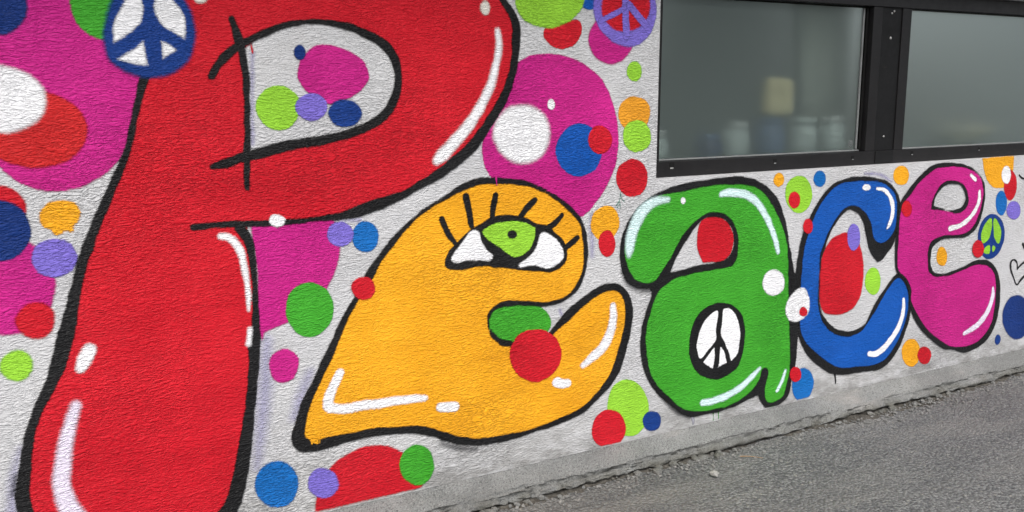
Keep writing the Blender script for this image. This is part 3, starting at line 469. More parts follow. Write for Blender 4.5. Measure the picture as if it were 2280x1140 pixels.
('','highlight','A','ice',8,[('s',[(11745,5167,47),(11506,5168,79),(11272,5089,109),(11096,4940,123),(10955,4722,127),(10878,4478,117),(10851,4301,96),(10844,4180,48)])],[],9,''),
('','highlight','A','white',8,[('p',[(12184,5127),(12179,5101),(12166,5080),(12146,5064),(12120,5060),(12094,5068),(12071,5085),(12057,5109),(12051,5135),(12053,5162),(12067,5183),(12089,5196),(12114,5200),(12140,5194),(12163,5178),(12178,5154)])],[],3,''),
('','highlight','A','ice',8,[('s',[(13083,5197,59),(13295,5214,80),(13614,5184,80),(13908,5072,84),(14149,4889,77),(14360,4635,71),(14552,4323,69),(14665,4070,66),(14729,3885,43)])],[],6,''),
('','highlight','A','ice',8,[('s',[(12789,970,63),(13122,960,76),(13506,1019,76),(13896,1148,76),(14208,1346,61),(14357,1446,37)])],[],6,''),
('','highlight','A','ice',8,[('s',[(15120,1278,35),(15052,1088,49),(14906,872,42)])],[],5,''),
('','highlight','A','white',8,[('p',[(14969,3221),(14954,3115),(14887,3033),(14782,2988),(14660,2979),(14533,3009),(14421,3081),(14346,3181),(14318,3290),(14343,3391),(14405,3472),(14500,3527),(14623,3538),(14750,3502),(14861,3430),(14937,3331)])],[],5,''),
('PB','peace_sign','','black',6,[('p',[(12390,2156),(12462,2615),(12654,2877),(12944,2987),(13288,2985),(13605,2852),(13812,2620),(13897,2304),(13868,1945),(13749,1600),(13447,1433),(13100,1403),(12751,1543),(12516,1758)])],[],3,'black and white peace sign in the bowl of the green a'),
('','sector','PB','white',8,[('p',[(13118,2855),(13084,2478),(13089,2235),(12916,2081),(12698,1907),(12595,2099),(12605,2301),(12703,2584),(12884,2764)])],[],2.5,''),
('','sector','PB','white',8,[('p',[(13250,2867,1),(13446,2843),(13627,2671),(13744,2353),(13745,2058),(13674,1824),(13530,1736,1),(13417,2009),(13221,2366),(13250,2628)])],[],2.5,''),
('','sector','PB','white',8,[('p',[(13066,2097,1),(13079,1822),(13033,1650,1),(12774,1821,1),(12922,1968)])],[],2.5,''),
('','sector','PB','white',8,[('p',[(13217,2104,1),(13342,1935),(13408,1716,1),(13179,1647,1),(13212,1831)])],[],2.5,''),
('','painted_dot','','white',10,[('p',[(15028,2585),(15053,2796),(15214,2972),(15435,3065),(15616,2996),(15728,2786),(15748,2536),(15621,2393),(15368,2326),(15148,2393)])],[],5,''),
('','painted_dot','','red',11,[('p',[(15695,2503),(15690,2462),(15662,2430),(15621,2413),(15572,2410),(15522,2423),(15476,2452),(15444,2491),(15433,2535),(15444,2574),(15468,2606),(15506,2627),(15556,2630),(15607,2616),(15651,2586),(15681,2546)])],[],3,''),
('','painted_dot','','red',10,[('p',[(15611,1124),(15608,1058),(15573,1006),(15515,978),(15446,978),(15378,1006),(15318,1052),(15272,1112),(15253,1181),(15264,1244),(15298,1295),(15353,1324),(15421,1327),(15491,1303),(15552,1255),(15591,1192)])],[],3,''),
('','painted_dot','','blue2',1,[('p',[(16033,783),(15990,650),(15902,551),(15783,501),(15651,501),(15522,560),(15426,676),(15376,816),(15368,960),(15407,1091),(15489,1194),(15606,1252),(15739,1242),(15863,1175),(15964,1069),(16027,932)])],[],5,''),
('','painted_dot','','lime',1,[('p',[(11423,1127),(11408,902),(11318,722),(11165,616),(10977,597),(10781,664),(10608,816),(10487,1021),(10424,1246),(10431,1466),(10517,1644),(10664,1753),(10849,1771),(11042,1699),(11217,1559),(11356,1361)])],[],3,''),
('','painted_dot','','red',2,[('p',[(10870,721),(10814,587),(10706,495),(10563,456),(10406,477),(10255,549),(10132,668),(10069,819),(10071,967),(10122,1096),(10221,1191),(10359,1237),(10517,1226),(10669,1149),(10783,1023),(10855,875)])],[],3,''),
('','painted_dot','','navy2',3,[('p',[(11734,724),(11695,655),(11625,612),(11539,598),(11447,619),(11368,673),(11312,744),(11279,824),(11281,906),(11321,975),(11391,1018),(11478,1027),(11567,1004),(11649,959),(11713,889),(11741,805)])],[],3,''),
('','paint_drip','','green',0,[('s',[(13115,730,12),(13124,535,12),(13143,406,9)]),('s',[(13251,706,12),(13274,479,12),(13277,420,9)])],[],2,''),
('','paint_drip','','greylav',0,[('s',[(12548,746,40),(12578,608,35),(12582,531,24)])],[],4,''),
('','painted_dot','','orange',1,[('p',[(14809,5366),(14787,5312),(14742,5273),(14686,5254),(14629,5256),(14577,5277),(14535,5316),(14512,5368),(14515,5425),(14540,5476),(14581,5517),(14636,5539),(14694,5538),(14747,5516),(14786,5475),(14807,5423)])],[],3,''),
('','painted_dot','','lime',1,[('p',[(15663,5043),(15641,4892),(15565,4766),(15442,4685),(15289,4669),(15136,4714),(15002,4805),(14906,4937),(14862,5089),(14879,5240),(14959,5361),(15084,5432),(15230,5456),(15384,5423),(15522,5332),(15620,5198)])],[],3,''),
('','painted_dot','','red',2,[('p',[(15310,4946),(15300,4879),(15266,4824),(15213,4789),(15149,4777),(15082,4794),(15025,4839),(14984,4899),(14963,4967),(14971,5036),(15005,5091),(15059,5125),(15123,5132),(15188,5115),(15249,5078),(15293,5018)])],[],3,''),
('','painted_dot','','blue2',1,[('p',[(16050,5351),(16042,5286),(16007,5231),(15947,5197),(15874,5190),(15800,5206),(15733,5244),(15689,5304),(15673,5370),(15682,5433),(15718,5487),(15774,5523),(15846,5537),(15921,5518),(15984,5474),(16029,5417)])],[],3,''),
('','painted_dot','','orange',1,[('p',[(18767,5294),(18755,5209),(18705,5138),(18618,5094),(18512,5086),(18404,5106),(18305,5156),(18238,5233),(18211,5320),(18226,5403),(18281,5469),(18361,5515),(18463,5534),(18574,5513),(18669,5457),(18737,5381)])],[],3,''),
('C','painted_letter','','blue',5,[('p',[(16939,5360),(16615,5323),(16327,5261),(16103,5129),(15912,4958),(15760,4766),(15629,4594),(15522,4410),(15455,4304),(15375,4048),(15325,3793),(15284,3469),(15235,3232),(15261,2497),(15423,2131),(15459,2007),(15648,1680),(15869,1436),(16226,1172),(16624,961),(17070,885),(17611,863),(18168,825),(18526,948),(18829,1224),(19022,1588),(19159,1961),(19164,2343),(19079,2673),(18876,2916),(18679,3050),(18495,3016),(18240,2795),(17952,2515),(17752,2231),(17593,2000),(17289,1898),(16933,1914),(16575,2039),(16306,2257),(16166,2425),(16067,2703),(16045,3150),(16050,3590),(16064,3682),(16151,3880),(16267,4160),(16431,4372),(16624,4544),(16826,4639),(17010,4592),(17173,4487),(17313,4308),(17428,4028),(17557,3717),(17699,3533),(17881,3378,1),(18028,3426),(18178,3556),(18379,3735),(18439,3906),(18527,4239),(18526,4674),(18446,4848),(18280,5030),(18043,5193),(17749,5278),(17338,5341)])],[],3,'blue bubble letter c with thick black outline'),
('','outline','C','black',6,[('p',[(16939,5360),(16615,5323),(16327,5261),(16103,5129),(15912,4958),(15760,4766),(15629,4594),(15522,4410),(15455,4304),(15375,4048),(15325,3793),(15284,3469),(15235,3232),(15261,2497),(15423,2131),(15459,2007),(15648,1680),(15869,1436),(16226,1172),(16624,961),(17070,885),(17611,863),(18168,825),(18526,948),(18829,1224),(19022,1588),(19159,1961),(19164,2343),(19079,2673),(18876,2916),(18679,3050),(18495,3016),(18240,2795),(17952,2515),(17752,2231),(17593,2000),(17289,1898),(16933,1914),(16575,2039),(16306,2257),(16166,2425),(16067,2703),(16045,3150),(16050,3590),(16064,3682),(16151,3880),(16267,4160),(16431,4372),(16624,4544),(16826,4639),(17010,4592),(17173,4487),(17313,4308),(17428,4028),(17557,3717),(17699,3533),(17881,3378,1),(18028,3426),(18178,3556),(18379,3735),(18439,3906),(18527,4239),(18526,4674),(18446,4848),(18280,5030),(18043,5193),(17749,5278),(17338,5341)])],[('p',[(16949,5249),(16623,5236),(16389,5183),(16165,5044),(15980,4877),(15825,4681),(15725,4486),(15625,4291),(15535,3996),(15479,3736),(15474,3450),(15462,3066),(15479,2480),(15533,2116),(15716,1821),(16070,1530),(16469,1258),(16831,1085),(17415,1020),(18013,978),(18373,1053),(18676,1311),(18876,1608),(19028,1977),(19050,2356),(18949,2687),(18742,2898),(18596,2945),(18422,2838),(18130,2526),(17928,2272),(17723,2046),(17517,1853),(17123,1765),(16677,1857),(16367,2036),(16134,2309),(16017,2624),(15987,3009),(15993,3448),(15987,3689),(16061,3888),(16160,4110),(16316,4342),(16500,4553),(16727,4704),(16968,4728),(17223,4632),(17455,4447),(17601,4226),(17687,3963),(17828,3843),(18048,3825),(18265,3940),(18394,4126),(18414,4381),(18399,4682),(18294,4902),(18054,5085),(17723,5199),(17311,5240)])],3.5,''),
('','highlight','C','white',8,[('p',[(17477,5093),(17470,5065),(17444,5042),(17401,5027),(17346,5025),(17293,5035),(17247,5054),(17214,5079),(17200,5108),(17207,5136),(17235,5159),(17279,5172),(17332,5175),(17386,5167),(17433,5148),(17464,5122)])],[],3,''),
('','highlight','C','white',8,[('s',[(17683,5052,30),(17925,5019,46),(18140,4846,56),(18254,4626,67),(18251,4372,63),(18176,4204,53),(18108,4127,22)])],[],3,''),
('','highlight','C','white',8,[('s',[(18867,2415,40),(18896,2155,66),(18769,1784,82),(18516,1495,84),(18211,1281,82),(17984,1239,73),(17801,1266,63)])],[],3,''),
('','painted_dot','','red',3,[('p',[(16778,4139),(16510,4111),(16314,4019),(16179,3883),(16057,3683),(16007,3447),(16014,3012),(16069,2677),(16199,2451),(16463,2340),(16810,2316),(17154,2397),(17355,2615),(17434,2943),(17418,3361),(17310,3715),(17109,3993)])],[],5,'tall red painted dot inside the blue c'),
('','painted_dot','','purple',4,[('p',[(17249,4002),(17239,3889),(17199,3799),(17140,3736),(17062,3713),(16977,3742),(16902,3815),(16849,3920),(16827,4036),(16831,4148),(16864,4245),(16927,4304),(17006,4319),(17089,4292),(17164,4222),(17221,4120)])],[],3,''),
('','painted_dot','','lime',1,[('p',[(18038,2928),(18033,2804),(17985,2705),(17903,2646),(17803,2633),(17700,2671),(17606,2748),(17533,2856),(17501,2984),(17516,3104),(17565,3198),(17643,3258),(17740,3276),(17845,3248),(17941,3169),(18007,3054)])],[],3,''),
('','painted_dot','','red',9,[('p',[(15721,4366),(15715,4304),(15688,4252),(15641,4221),(15584,4217),(15527,4234),(15475,4270),(15437,4325),(15420,4389),(15428,4451),(15459,4499),(15504,4530),(15559,4541),(15617,4526),(15668,4486),(15705,4430)])],[],3,''),
('','paint_drip','','black',0,[('s',[(16694,981,41),(16738,817,21),(16745,732,15)])],[],2,''),
('M','painted_letter','','magenta',8,[('p',[(19876,5540),(19540,5490),(19222,5332),(18958,5147),(18708,4930),(18520,4732),(18468,4500),(18454,4193),(18426,3876),(18451,3504),(18522,3129),(18644,3012),(18883,2850),(19049,2512),(19112,2236),(19276,1925),(19519,1664),(19759,1457),(20151,1196),(20492,1000),(20915,903),(21304,778),(21723,798),(22094,897),(22367,1070),(22565,1383),(22643,1747),(22631,2144),(22548,2517),(22356,2806),(22088,3002),(21743,3091),(21371,3070),(20967,2975),(20522,2901),(20206,2889),(19982,2930),(19838,3025),(19766,3178),(19761,3482),(19846,3602),(20104,3708),(20508,3717),(20920,3694),(21222,3769),(21462,3943),(21583,4215),(21647,4508),(21633,4799),(21515,5065),(21222,5290),(20789,5450),(20326,5520)])],[('p',[(20340,5024),(20649,4965),(20823,4811),(20885,4620),(20766,4465),(20421,4396),(20009,4471),(19716,4545,1),(19735,4689),(19861,4865),(20093,4995)])],3,'magenta bubble letter e at the right end of the word'),
('','outline','M','black',9,[('D',[('p',[(19876,5540),(19540,5490),(19222,5332),(18958,5147),(18708,4930),(18520,4732),(18468,4500),(18454,4193),(18426,3876),(18451,3504),(18522,3129),(18644,3012),(18883,2850),(19049,2512),(19112,2236),(19276,1925),(19519,1664),(19759,1457),(20151,1196),(20492,1000),(20915,903),(21304,778),(21723,798),(22094,897),(22367,1070),(22565,1383),(22643,1747),(22631,2144),(22548,2517),(22356,2806),(22088,3002),(21743,3091),(21371,3070),(20967,2975),(20522,2901),(20206,2889),(19982,2930),(19838,3025),(19766,3178),(19761,3482),(19846,3602),(20104,3708),(20508,3717),(20920,3694),(21222,3769),(21462,3943),(21583,4215),(21647,4508),(21633,4799),(21515,5065),(21222,5290),(20789,5450),(20326,5520)]),('p',[(19989,5429),(19649,5392),(19329,5234),(19062,5063),(18857,4860),(18642,4693),(18565,4545),(18527,4239),(18545,3866),(18540,3496),(18626,3118),(18907,2921),(19110,2648),(19165,2332),(19340,2084),(19594,1797),(19884,1528),(20268,1287),(20656,1076),(21047,964),(21469,938),(21843,990),(22161,1161),(22370,1408),(22433,1773),(22436,2135),(22382,2506),(22215,2763),(21956,2906),(21622,2968),(21287,2944),(20889,2864),(20437,2808),(20079,2824),(19855,2882),(19708,3000),(19648,3189),(19629,3526),(19688,3677),(19896,3777),(20293,3810),(20754,3784),(21057,3826),(21300,3972),(21471,4256),(21557,4579),(21548,4836),(21406,5102),(21121,5277),(20747,5382),(20339,5425)])]),('p',[(20329,5109),(20748,4992),(20952,4772),(21012,4547),(20883,4361),(20583,4307),(20117,4403),(19616,4458,1),(19640,4663),(19762,4871),(19985,5063)])],[('p',[(20340,5024),(20649,4965),(20823,4811),(20885,4620),(20766,4465),(20421,4396),(20009,4471),(19716,4545,1),(19735,4689),(19861,4865),(20093,4995)])],3,''),
('','highlight','M','white',9,[('s',[(21016,5193,42),(21206,5076,48)])],[],3,''),
('','highlight','M','white',9,[('s',[(21405,4784,44),(21425,4587,63),(21302,4333,66),(21020,4106,64),(20676,3986,66),(20374,3965,67)])],[],3,''),
('','highlight','M','whitelav',9,[('s',[(22299,2308,46),(22320,2087,77),(22192,1767,84),(21918,1501,90),(21605,1357,79),(21281,1274,54)])],[],4,''),
('','painted_dot','','red',9,[('p',[(18934,4521),(18930,4449),(18893,4392),(18836,4356),(18765,4345),(18690,4364),(18624,4409),(18577,4473),(18559,4545),(18567,4613),(18597,4673),(18651,4713),(18723,4722),(18798,4702),(18863,4656),(18909,4592)])],[],5,''),
('','painted_dot','','orange',1,[('p',[(20389,3282),(20387,3189),(20351,3113),(20288,3070),(20211,3065),(20132,3089),(20058,3143),(20003,3226),(19978,3320),(19982,3410),(20016,3484),(20076,3531),(20151,3544),(20232,3516),(20302,3455),(20357,3375)])],[],3,''),
('','painted_dot','','orange',1,[('p',[(21416,5583,1),(22020,5593),(22708,5593,1),(22723,5301),(22657,5004),(22388,4829),(22022,4838),(21739,4989),(21572,5224)])],[],3,''),
('','painted_dot','','red',2,[('p',[(22935,4856),(22929,4713),(22890,4594),(22817,4512),(22718,4484),(22608,4516),(22507,4608),(22434,4739),(22391,4884),(22386,5030),(22428,5148),(22504,5223),(22602,5248),(22709,5216),(22812,5134),(22895,5007)])],[],3,''),
('','painted_dot','','white',3,[('p',[(22643,5127),(22640,5042),(22609,4972),(22552,4927),(22480,4913),(22403,4931),(22331,4982),(22281,5060),(22257,5145),(22258,5228),(22286,5299),(22340,5348),(22412,5363),(22490,5339),(22559,5285),(22613,5213)])],[],3,''),
('','painted_dot','','blue2',1,[('p',[(22592,4427),(22588,4307),(22548,4213),(22486,4147),(22402,4124),(22309,4156),(22224,4230),(22158,4335),(22123,4456),(22121,4576),(22155,4677),(22224,4734),(22309,4747),(22399,4724),(22486,4657),(22555,4551)])],[],3,''),
('','painted_dot','','purple',3,[('p',[(23186,4208),(23184,4115),(23129,4041),(23035,4001),(22925,3993),(22811,4016),(22707,4072),(22627,4153),(22590,4248),(22606,4336),(22659,4408),(22743,4456),(22852,4467),(22967,4442),(23072,4384),(23148,4302)])],[],3,''),
('PL','peace_sign','','lime',1,[('p',[(22503,3570),(22461,3377),(22351,3228),(22198,3137),(22019,3121),(21845,3194),(21704,3330),(21605,3505),(21570,3704),(21609,3896),(21715,4047),(21871,4128),(22046,4134),(22221,4081),(22375,3958),(22474,3775)])],[],3,'dark blue peace sign on lime above the heart outline'),
('','ring','PL','navy2',2,[('p',[(22614,3556),(22551,3346),(22423,3185),(22247,3082),(22036,3066),(21827,3138),(21653,3289),(21547,3493),(21516,3713),(21556,3924),(21678,4090),(21860,4180),(22066,4194),(22273,4128),(22452,3986),(22578,3786)])],[('p',[(22003,4098),(22031,3716),(21945,3555),(21728,3495),(21643,3714),(21768,3970)]),('p',[(22113,4090),(22358,3893),(22467,3648),(22394,3428),(22208,3568),(22127,3810)]),('p',[(22027,3425),(22049,3209),(21798,3254),(21805,3332)]),('p',[(22148,3415),(22280,3324),(22174,3232)])],2.5,''),
('','painted_dot','','red',9,[('p',[(21788,3345),(21781,3259),(21739,3190),(21667,3152),(21580,3146),(21488,3166),(21402,3218),(21341,3297),(21314,3386),(21323,3470),(21365,3536),(21431,3579),(21517,3593),(21610,3566),(21692,3509),(21756,3434)])],[],3,''),
('','painted_heart','','black',1,[('s',[(23298,2702,36),(23246,2863,30),(23086,2955,23),(22982,2888,39),(23009,2713,34),(23157,2495,31),(23337,2279,23),(23466,2369,34),(23660,2502,34),(23836,2626,38),(23893,2762,37),(23757,2869,23),(23567,2840,28),(23402,2774,31),(23298,2702,33)])],[],2,'small heart drawn in thin black line'),
('','scribble','','black',1,[('s',[(22998,5099,25),(23123,5026,28),(23415,4989,24),(23552,5095,32)])],[],2,''),
('','scribble','','black',1,[('s',[(23431,3329,44),(23548,3203,36),(23919,3089,29)])],[],2,''),
('','painted_dot','','navy',1,[('p',[(24081,1334),(24076,1103),(23971,920),(23786,816),(23555,802),(23314,886),(23097,1042),(22923,1249),(22836,1490),(22861,1712),(22971,1883),(23146,1985),(23368,2006),(23610,1947),(23839,1796),(24001,1575)])],[],6,''),
('','painted_dot','','navy2',1,[('p',[(22853,884),(22836,834),(22803,797),(22759,775),(22708,774),(22661,797),(22627,840),(22607,891),(22604,945),(22620,995),(22652,1034),(22698,1054),(22747,1051),(22794,1029),(22832,990),(22853,939)])],[],3,''),
('','painted_dot','','orange',1,[('p',[(19656,1017),(19640,891),(19583,786),(19483,718),(19348,713),(19210,766),(19091,860),(19006,983),(18964,1118),(18971,1247),(19035,1347),(19141,1402),(19269,1414),(19407,1374),(19530,1280),(19618,1154)])],[],3,''),
('','painted_dot','','red',2,[('p',[(20075,889),(20066,806),(20024,736),(19944,697),(19841,697),(19738,733),(19650,797),(19587,878),(19551,966),(19557,1051),(19609,1115),(19689,1151),(19788,1154),(19891,1122),(19983,1061),(20049,978)])],[],4,''),
('','painted_dot','','magenta',1,[('p',[(26046,3389),(26030,3233),(25934,3107),(25773,3027),(25564,3014),(25347,3070),(25152,3172),(25001,3313),(24933,3476),(24953,3630),(25053,3750),(25216,3820),(25415,3841),(25634,3807),(25836,3702),(25978,3553)])],[],3,''),
('','painted_dot','','lime',1,[('p',[(26593,2104),(26590,1969),(26511,1864),(26378,1806),(26215,1791),(26039,1834),(25884,1932),(25773,2058),(25719,2194),(25727,2323),(25791,2432),(25915,2502),(26083,2507),(26256,2457),(26413,2366),(26531,2243)])],[],3,''),
('','painted_dot','','red',1,[('p',[(24940,4305),(24933,4205),(24870,4128),(24773,4081),(24655,4064),(24524,4088),(24407,4153),(24323,4244),(24289,4345),(24301,4439),(24350,4521),(24442,4575),(24564,4586),(24693,4558),(24810,4495),(24895,4406)])],[],3,''),
('','overspray','','lav',0,[('s',[(3985,3472,69),(3925,2771,105),(3840,2139,85),(3741,1503,50)])],[],24,''),
('','overspray','','lav',0,[('s',[(389,1567,71),(441,2075,44),(552,2438,22)])],[],20,''),
('','overspray','','lav',0,[('s',[(4640,2873,53),(4464,2463,83),(4359,2188,53)])],[],24,''),
('','overspray','','lav',0,[('s',[(17266,5409,34),(17786,5355,40),(18180,5186,31)])],[],8,''),
('','overspray','','lav',0,[('s',[(9979,4984,39),(10005,4653,60),(10012,4239,40)])],[],12,''),
('','overspray','','lav',0,[('s',[(9356,3228,36),(9316,3316,36)])],[],6,''),
('','overspray','','lav',0,[('s',[(3970,7746,32),(3927,6979,26),(3909,6461,33)])],[],8,''),
('','overspray','','lav',0,[('s',[(5236,5227,28),(5532,5220,36)])],[],8,''),
('','overspray','','blackmist',0,[('s',[(10736,3875,47),(10868,3647,62),(11139,3497,51),(11357,3438,34)])],[],14,''),
('','overspray','','blackmist',0,[('s',[(6929,1250,31),(7231,1116,47),(7585,1020,32)])],[],14,''),
('','overspray','','blackmist',0,[('s',[(14608,563,39),(14879,485,63),(15211,558,57)])],[],12,''),
('','overspray','','blackmist',0,[('s',[(420,1820,28),(462,2070,22)])],[],10,''),
('','overspray','','blackmist',0,[('s',[(11705,1306,37),(12120,908,55),(12479,702,36)])],[],10,'')
]

def spline(pts, closed):
    """Catmull-Rom through the points; a point with a third entry stays a corner."""
    n = len(pts); P = [np.array(p[:2], float) * .0002 for p in pts]; C = [len(p) > 2 and closed for p in pts]; out = []
    rng_ = range(n) if closed else range(n - 1)
    for i in rng_:
        p1, p2 = P[i], P[(i + 1) % n]
        p0 = P[(i - 1) % n] if (closed or i > 0) else p1 * 2 - p2
        p3 = P[(i + 2) % n] if (closed or i + 2 < n) else p2 * 2 - p1
        d1 = max(np.hypot(*(p1 - p0)), 1e-6) ** .5; d2 = max(np.hypot(*(p2 - p1)), 1e-6) ** .5; d3 = max(np.hypot(*(p3 - p2)), 1e-6) ** .5
        m1 = (p2 - p1) / d2 - (p2 - p0) / (d1 + d2) + (p1 - p0) / d1
        m2 = (p3 - p2) / d3 - (p3 - p1) / (d2 + d3) + (p2 - p1) / d2
        m1 = m1 * d2; m2 = m2 * d2
        if C[i]: m1 = p2 - p1
        if C[(i + 1) % n]: m2 = p2 - p1
        for s in (0, .25, .5, .75):
            out.append((2 * s**3 - 3 * s**2 + 1) * p1 + (s**3 - 2 * s**2 + s) * m1 + (-2 * s**3 + 3 * s**2) * p2 + (s**3 - s**2) * m2)
    if not closed: out.append(P[-1])
    return np.array(out)
def seg_dist(G, A, B):
    """distance of points G to segments A-B, and the place along each"""
    D = B - A; L = np.maximum((D ** 2).sum(1), 1e-12)
    T = np.clip(((G[:, None, :] - A[None]) * D[None]).sum(2) / L[None], 0, 1)
    Qp = A[None] + T[..., None] * D[None]
    return np.sqrt(((G[:, None, :] - Qp) ** 2).sum(2)), T
def chunks(G, m): 
    c = max(1, int(1.2e6 / max(m, 1)))
    for i in range(0, len(G), c): yield slice(i, i + c)
def sd_shape(sh, G):
    kind, data = sh
    if kind == 'D':                                     # first shape without the others
        d = sd_shape(data[0], G)
        for s in data[1:]: d = np.minimum(d, -sd_shape(s, G))
        return d
    out = np.empty(len(G))
    if kind == 'p':
        P = spline(data, True); A = P; B = np.roll(P, -1, 0)
        for sl in chunks(G, len(A)):
            g = G[sl]; d, _ = seg_dist(g, A, B); d = d.min(1)
            x, z = g[:, 0][:, None], g[:, 1][:, None]
            cond = (A[None, :, 1] > z) != (B[None, :, 1] > z)
            dz = np.where(np.abs(B[:, 1] - A[:, 1]) < 1e-12, 1e-12, B[:, 1] - A[:, 1])
            xi = A[None, :, 0] + (z - A[None, :, 1]) / dz[None] * (B[:, 0] - A[:, 0])[None]
            ins = ((cond & (x < xi)).sum(1) % 2) == 1
            out[sl] = np.where(ins, d, -d)
    else:
        P = spline(data, False); r0 = np.array([q[2] for q in data]) * .0002
        n = len(data); r = np.interp(np.arange(len(P)) / 4, np.arange(n), r0)
        for sl in chunks(G, len(P)):
            d, T = seg_dist(G[sl], P[:-1], P[1:])
            rr = r[:-1][None] + T * (r[1:] - r[:-1])[None]
            out[sl] = (rr - d).max(1)
    return out
def bounds(sh):
    kind, data = sh
    if kind == 'D': return bounds(data[0])
    P = np.array([q[:2] for q in data], float) * .0002
    e = max((q[2] for q in data), default=0) * .0002 if kind == 's' else .012
    return np.array([P.min(0) - e, P.max(0) + e])
def thin(sh):
    kind, data = sh
    if kind == 's': return max(.0022, min(q[2] for q in data) * .0002 * .8)
    if kind == 'D': return .006
    P = np.array([q[:2] for q in data], float) * .0002; return max(.0025, (P.max(0) - P.min(0)).min() / 14)
def paint_sheet(name, add, sub, soft, y, shrink=0.0, edge_jit=0.0007):
    bb = [bounds(s) for s in add]
    lo = np.min([b[0] for b in bb], 0) - soft * 1.5; hi_ = np.max([b[1] for b in bb], 0) + soft * 1.5
    g = min([thin(s) for s in add] + [.009]); g = max(g, .0022)
    if max(hi_ - lo) > .5: g = max(g, .006 if 'outline' in name else .008)
    nx = int(math.ceil((hi_[0] - lo[0]) / g)) + 1; nz = int(math.ceil((hi_[1] - lo[1]) / g)) + 1
    X, Z = np.meshgrid(lo[0] + g * np.arange(nx), lo[1] + g * np.arange(nz), indexing='ij')
    G = np.stack([X.ravel(), Z.ravel()], 1)
    d = sd_shape(add[0], G)
    for s in add[1:]: d = np.maximum(d, sd_shape(s, G))
    for s in sub: d = np.minimum(d, -sd_shape(s, G))
    d = d - shrink
    # the hand wavers
    d = d + edge_jit * (np.sin(G[:, 0] * 61 + 3 * np.sin(G[:, 1] * 37)) + np.sin(G[:, 1] * 83 + 2 * np.sin(G[:, 0] * 53)))
    d = np.minimum(d, G[:, 1] - .1012 - soft)                # the plaster ends here
    d = d.reshape(nx, nz)
    v = d + soft; ins = v > 0
    cnt = ins[:-1, :-1].astype(int) + ins[1:, :-1] + ins[1:, 1:] + ins[:-1, 1:]
    verts = []; cov = []; faces = []; idx = {}
    def gp(i, j):
        k = (i, j)
        if k not in idx:
            idx[k] = len(verts); verts.append((X[i, j], y, Z[i, j])); cov.append(min(4.0, d[i, j] / soft))
        return idx[k]
    def ep(a, b):
        if b < a: a, b = b, a
        k = a + b
        if k not in idx:
            va, vb = v[a], v[b]; s = va / (va - vb); idx[k] = len(verts)
            verts.append((X[a] + s * (X[b] - X[a]), y, Z[a] + s * (Z[b] - Z[a]))); cov.append(-1.0)
        return idx[k]
    for i, j in zip(*np.nonzero(cnt > 0)):
        c = [(i, j), (i + 1, j), (i + 1, j + 1), (i, j + 1)]
        if cnt[i, j] == 4: faces.append([gp(*q) for q in c]); continue
        pl = []
        for k in range(4):
            a, b = c[k], c[(k + 1) % 4]
            if ins[a]: pl.append(gp(*a))
            if ins[a] != ins[b]: pl.append(ep(a, b))
        if len(pl) >= 3: faces.append(pl)
    me = mesh_from(name, verts, faces)
    at = me.attributes.new('cov', 'FLOAT', 'POINT'); at.data.foreach_set('value', np.array(cov, np.float32))
    gr_ = me.attributes.new('grain', 'FLOAT', 'POINT'); gr_.data.foreach_set('value', np.full(len(cov), min(1.0, .0058 / soft), np.float32))
    return me
keyed = {}
LETTERS = [('red letter P', .1, 1.25, .2, 1.75), ('orange letter e', .75, 1.55, .2, 1.1), ('green letter a', 1.95, 3.05, .3, 1.1), ('blue letter c', 3.1, 3.9, .35, 1.1), ('magenta letter e', 3.9, 4.6, .4, 1.1)]
HUES = {'redorange': 'orange red', 'orange2': 'orange', 'navy': 'dark blue', 'navy2': 'dark blue', 'blue2': 'blue', 'lime': 'lime green'}
def dot_label(sh, col):
    b = bounds(sh); c = (b[0] + b[1]) / 2; s = float((b[1] - b[0]).max())
    best = min(LETTERS, key=lambda L: max(L[1] - c[0], 0, c[0] - L[2]) + max(L[3] - c[1], 0, c[1] - L[4]) + .1 * abs(c[0] - (L[1] + L[2]) / 2))
    n, x0, x1, z0, z1 = best
    if x0 <= c[0] <= x1 and z0 <= c[1] <= z1: w = 'touching or inside'
    else: w = 'above' if c[1] > z1 else 'below' if c[1] < z0 else 'beside'
    size = 'small' if s < .09 else 'large' if s > .2 else 'medium'
    return '%s %s painted dot %s the %s' % (size, HUES.get(col, col), w, n)
for num, (key, name, par, col, layer, add, sub, soft, label) in enumerate(MURAL):
    y = -.0006 - .00042 * layer - .000018 * (num % 20)
    sh = .006 if (name == 'painted_letter' and key != 'P') else 0.0
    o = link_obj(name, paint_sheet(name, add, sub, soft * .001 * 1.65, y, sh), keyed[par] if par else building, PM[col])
    if key: keyed[key] = o
    if name == 'painted_dot' and not label: label = dot_label(add[0], col)
    if label: o['label'] = label

# ------------------------------------------------------------------ window
def metal_material(name, col, rough=.42):
    mt, t, b = new_mat(name)
    pos = t.a('ShaderNodeNewGeometry').outputs['Position']
    base = t.mix(t.rng(t.noise(pos, 9, 5, .65), .3, .7), tuple(np.array(col[:3]) * .82) + (1,), tuple(np.array(col[:3]) * 1.2) + (1,))
    scuff = t.rng(t.noise(t.scaled(pos, (14, 14, 60)), 1.0, 5, .7), .62, .74)
    base = t.mix(t.math('MULTIPLY', scuff, .22), base, srgb(84, 78, 70))
    t.k(base, b.inputs['Base Color']); t.k(t.rng(t.noise(pos, 25, 3, .6), .3, .7, rough - .08, rough + .12), b.inputs['Roughness'])
    b.inputs['Specular IOR Level'].default_value = .28
    t.k(t.bump(t.noise(pos, 220, 2, .5), .25, .001), b.inputs['Normal'])
    return mt
FRAME = metal_material('dark_aluminium', srgb(28, 27, 28))
POST = metal_material('black_post', srgb(17, 17, 18), .6)
GASK = metal_material('grey_gasket', srgb(128, 130, 130), .6)
SLOT = metal_material('slot_black', srgb(9, 9, 9), .7)
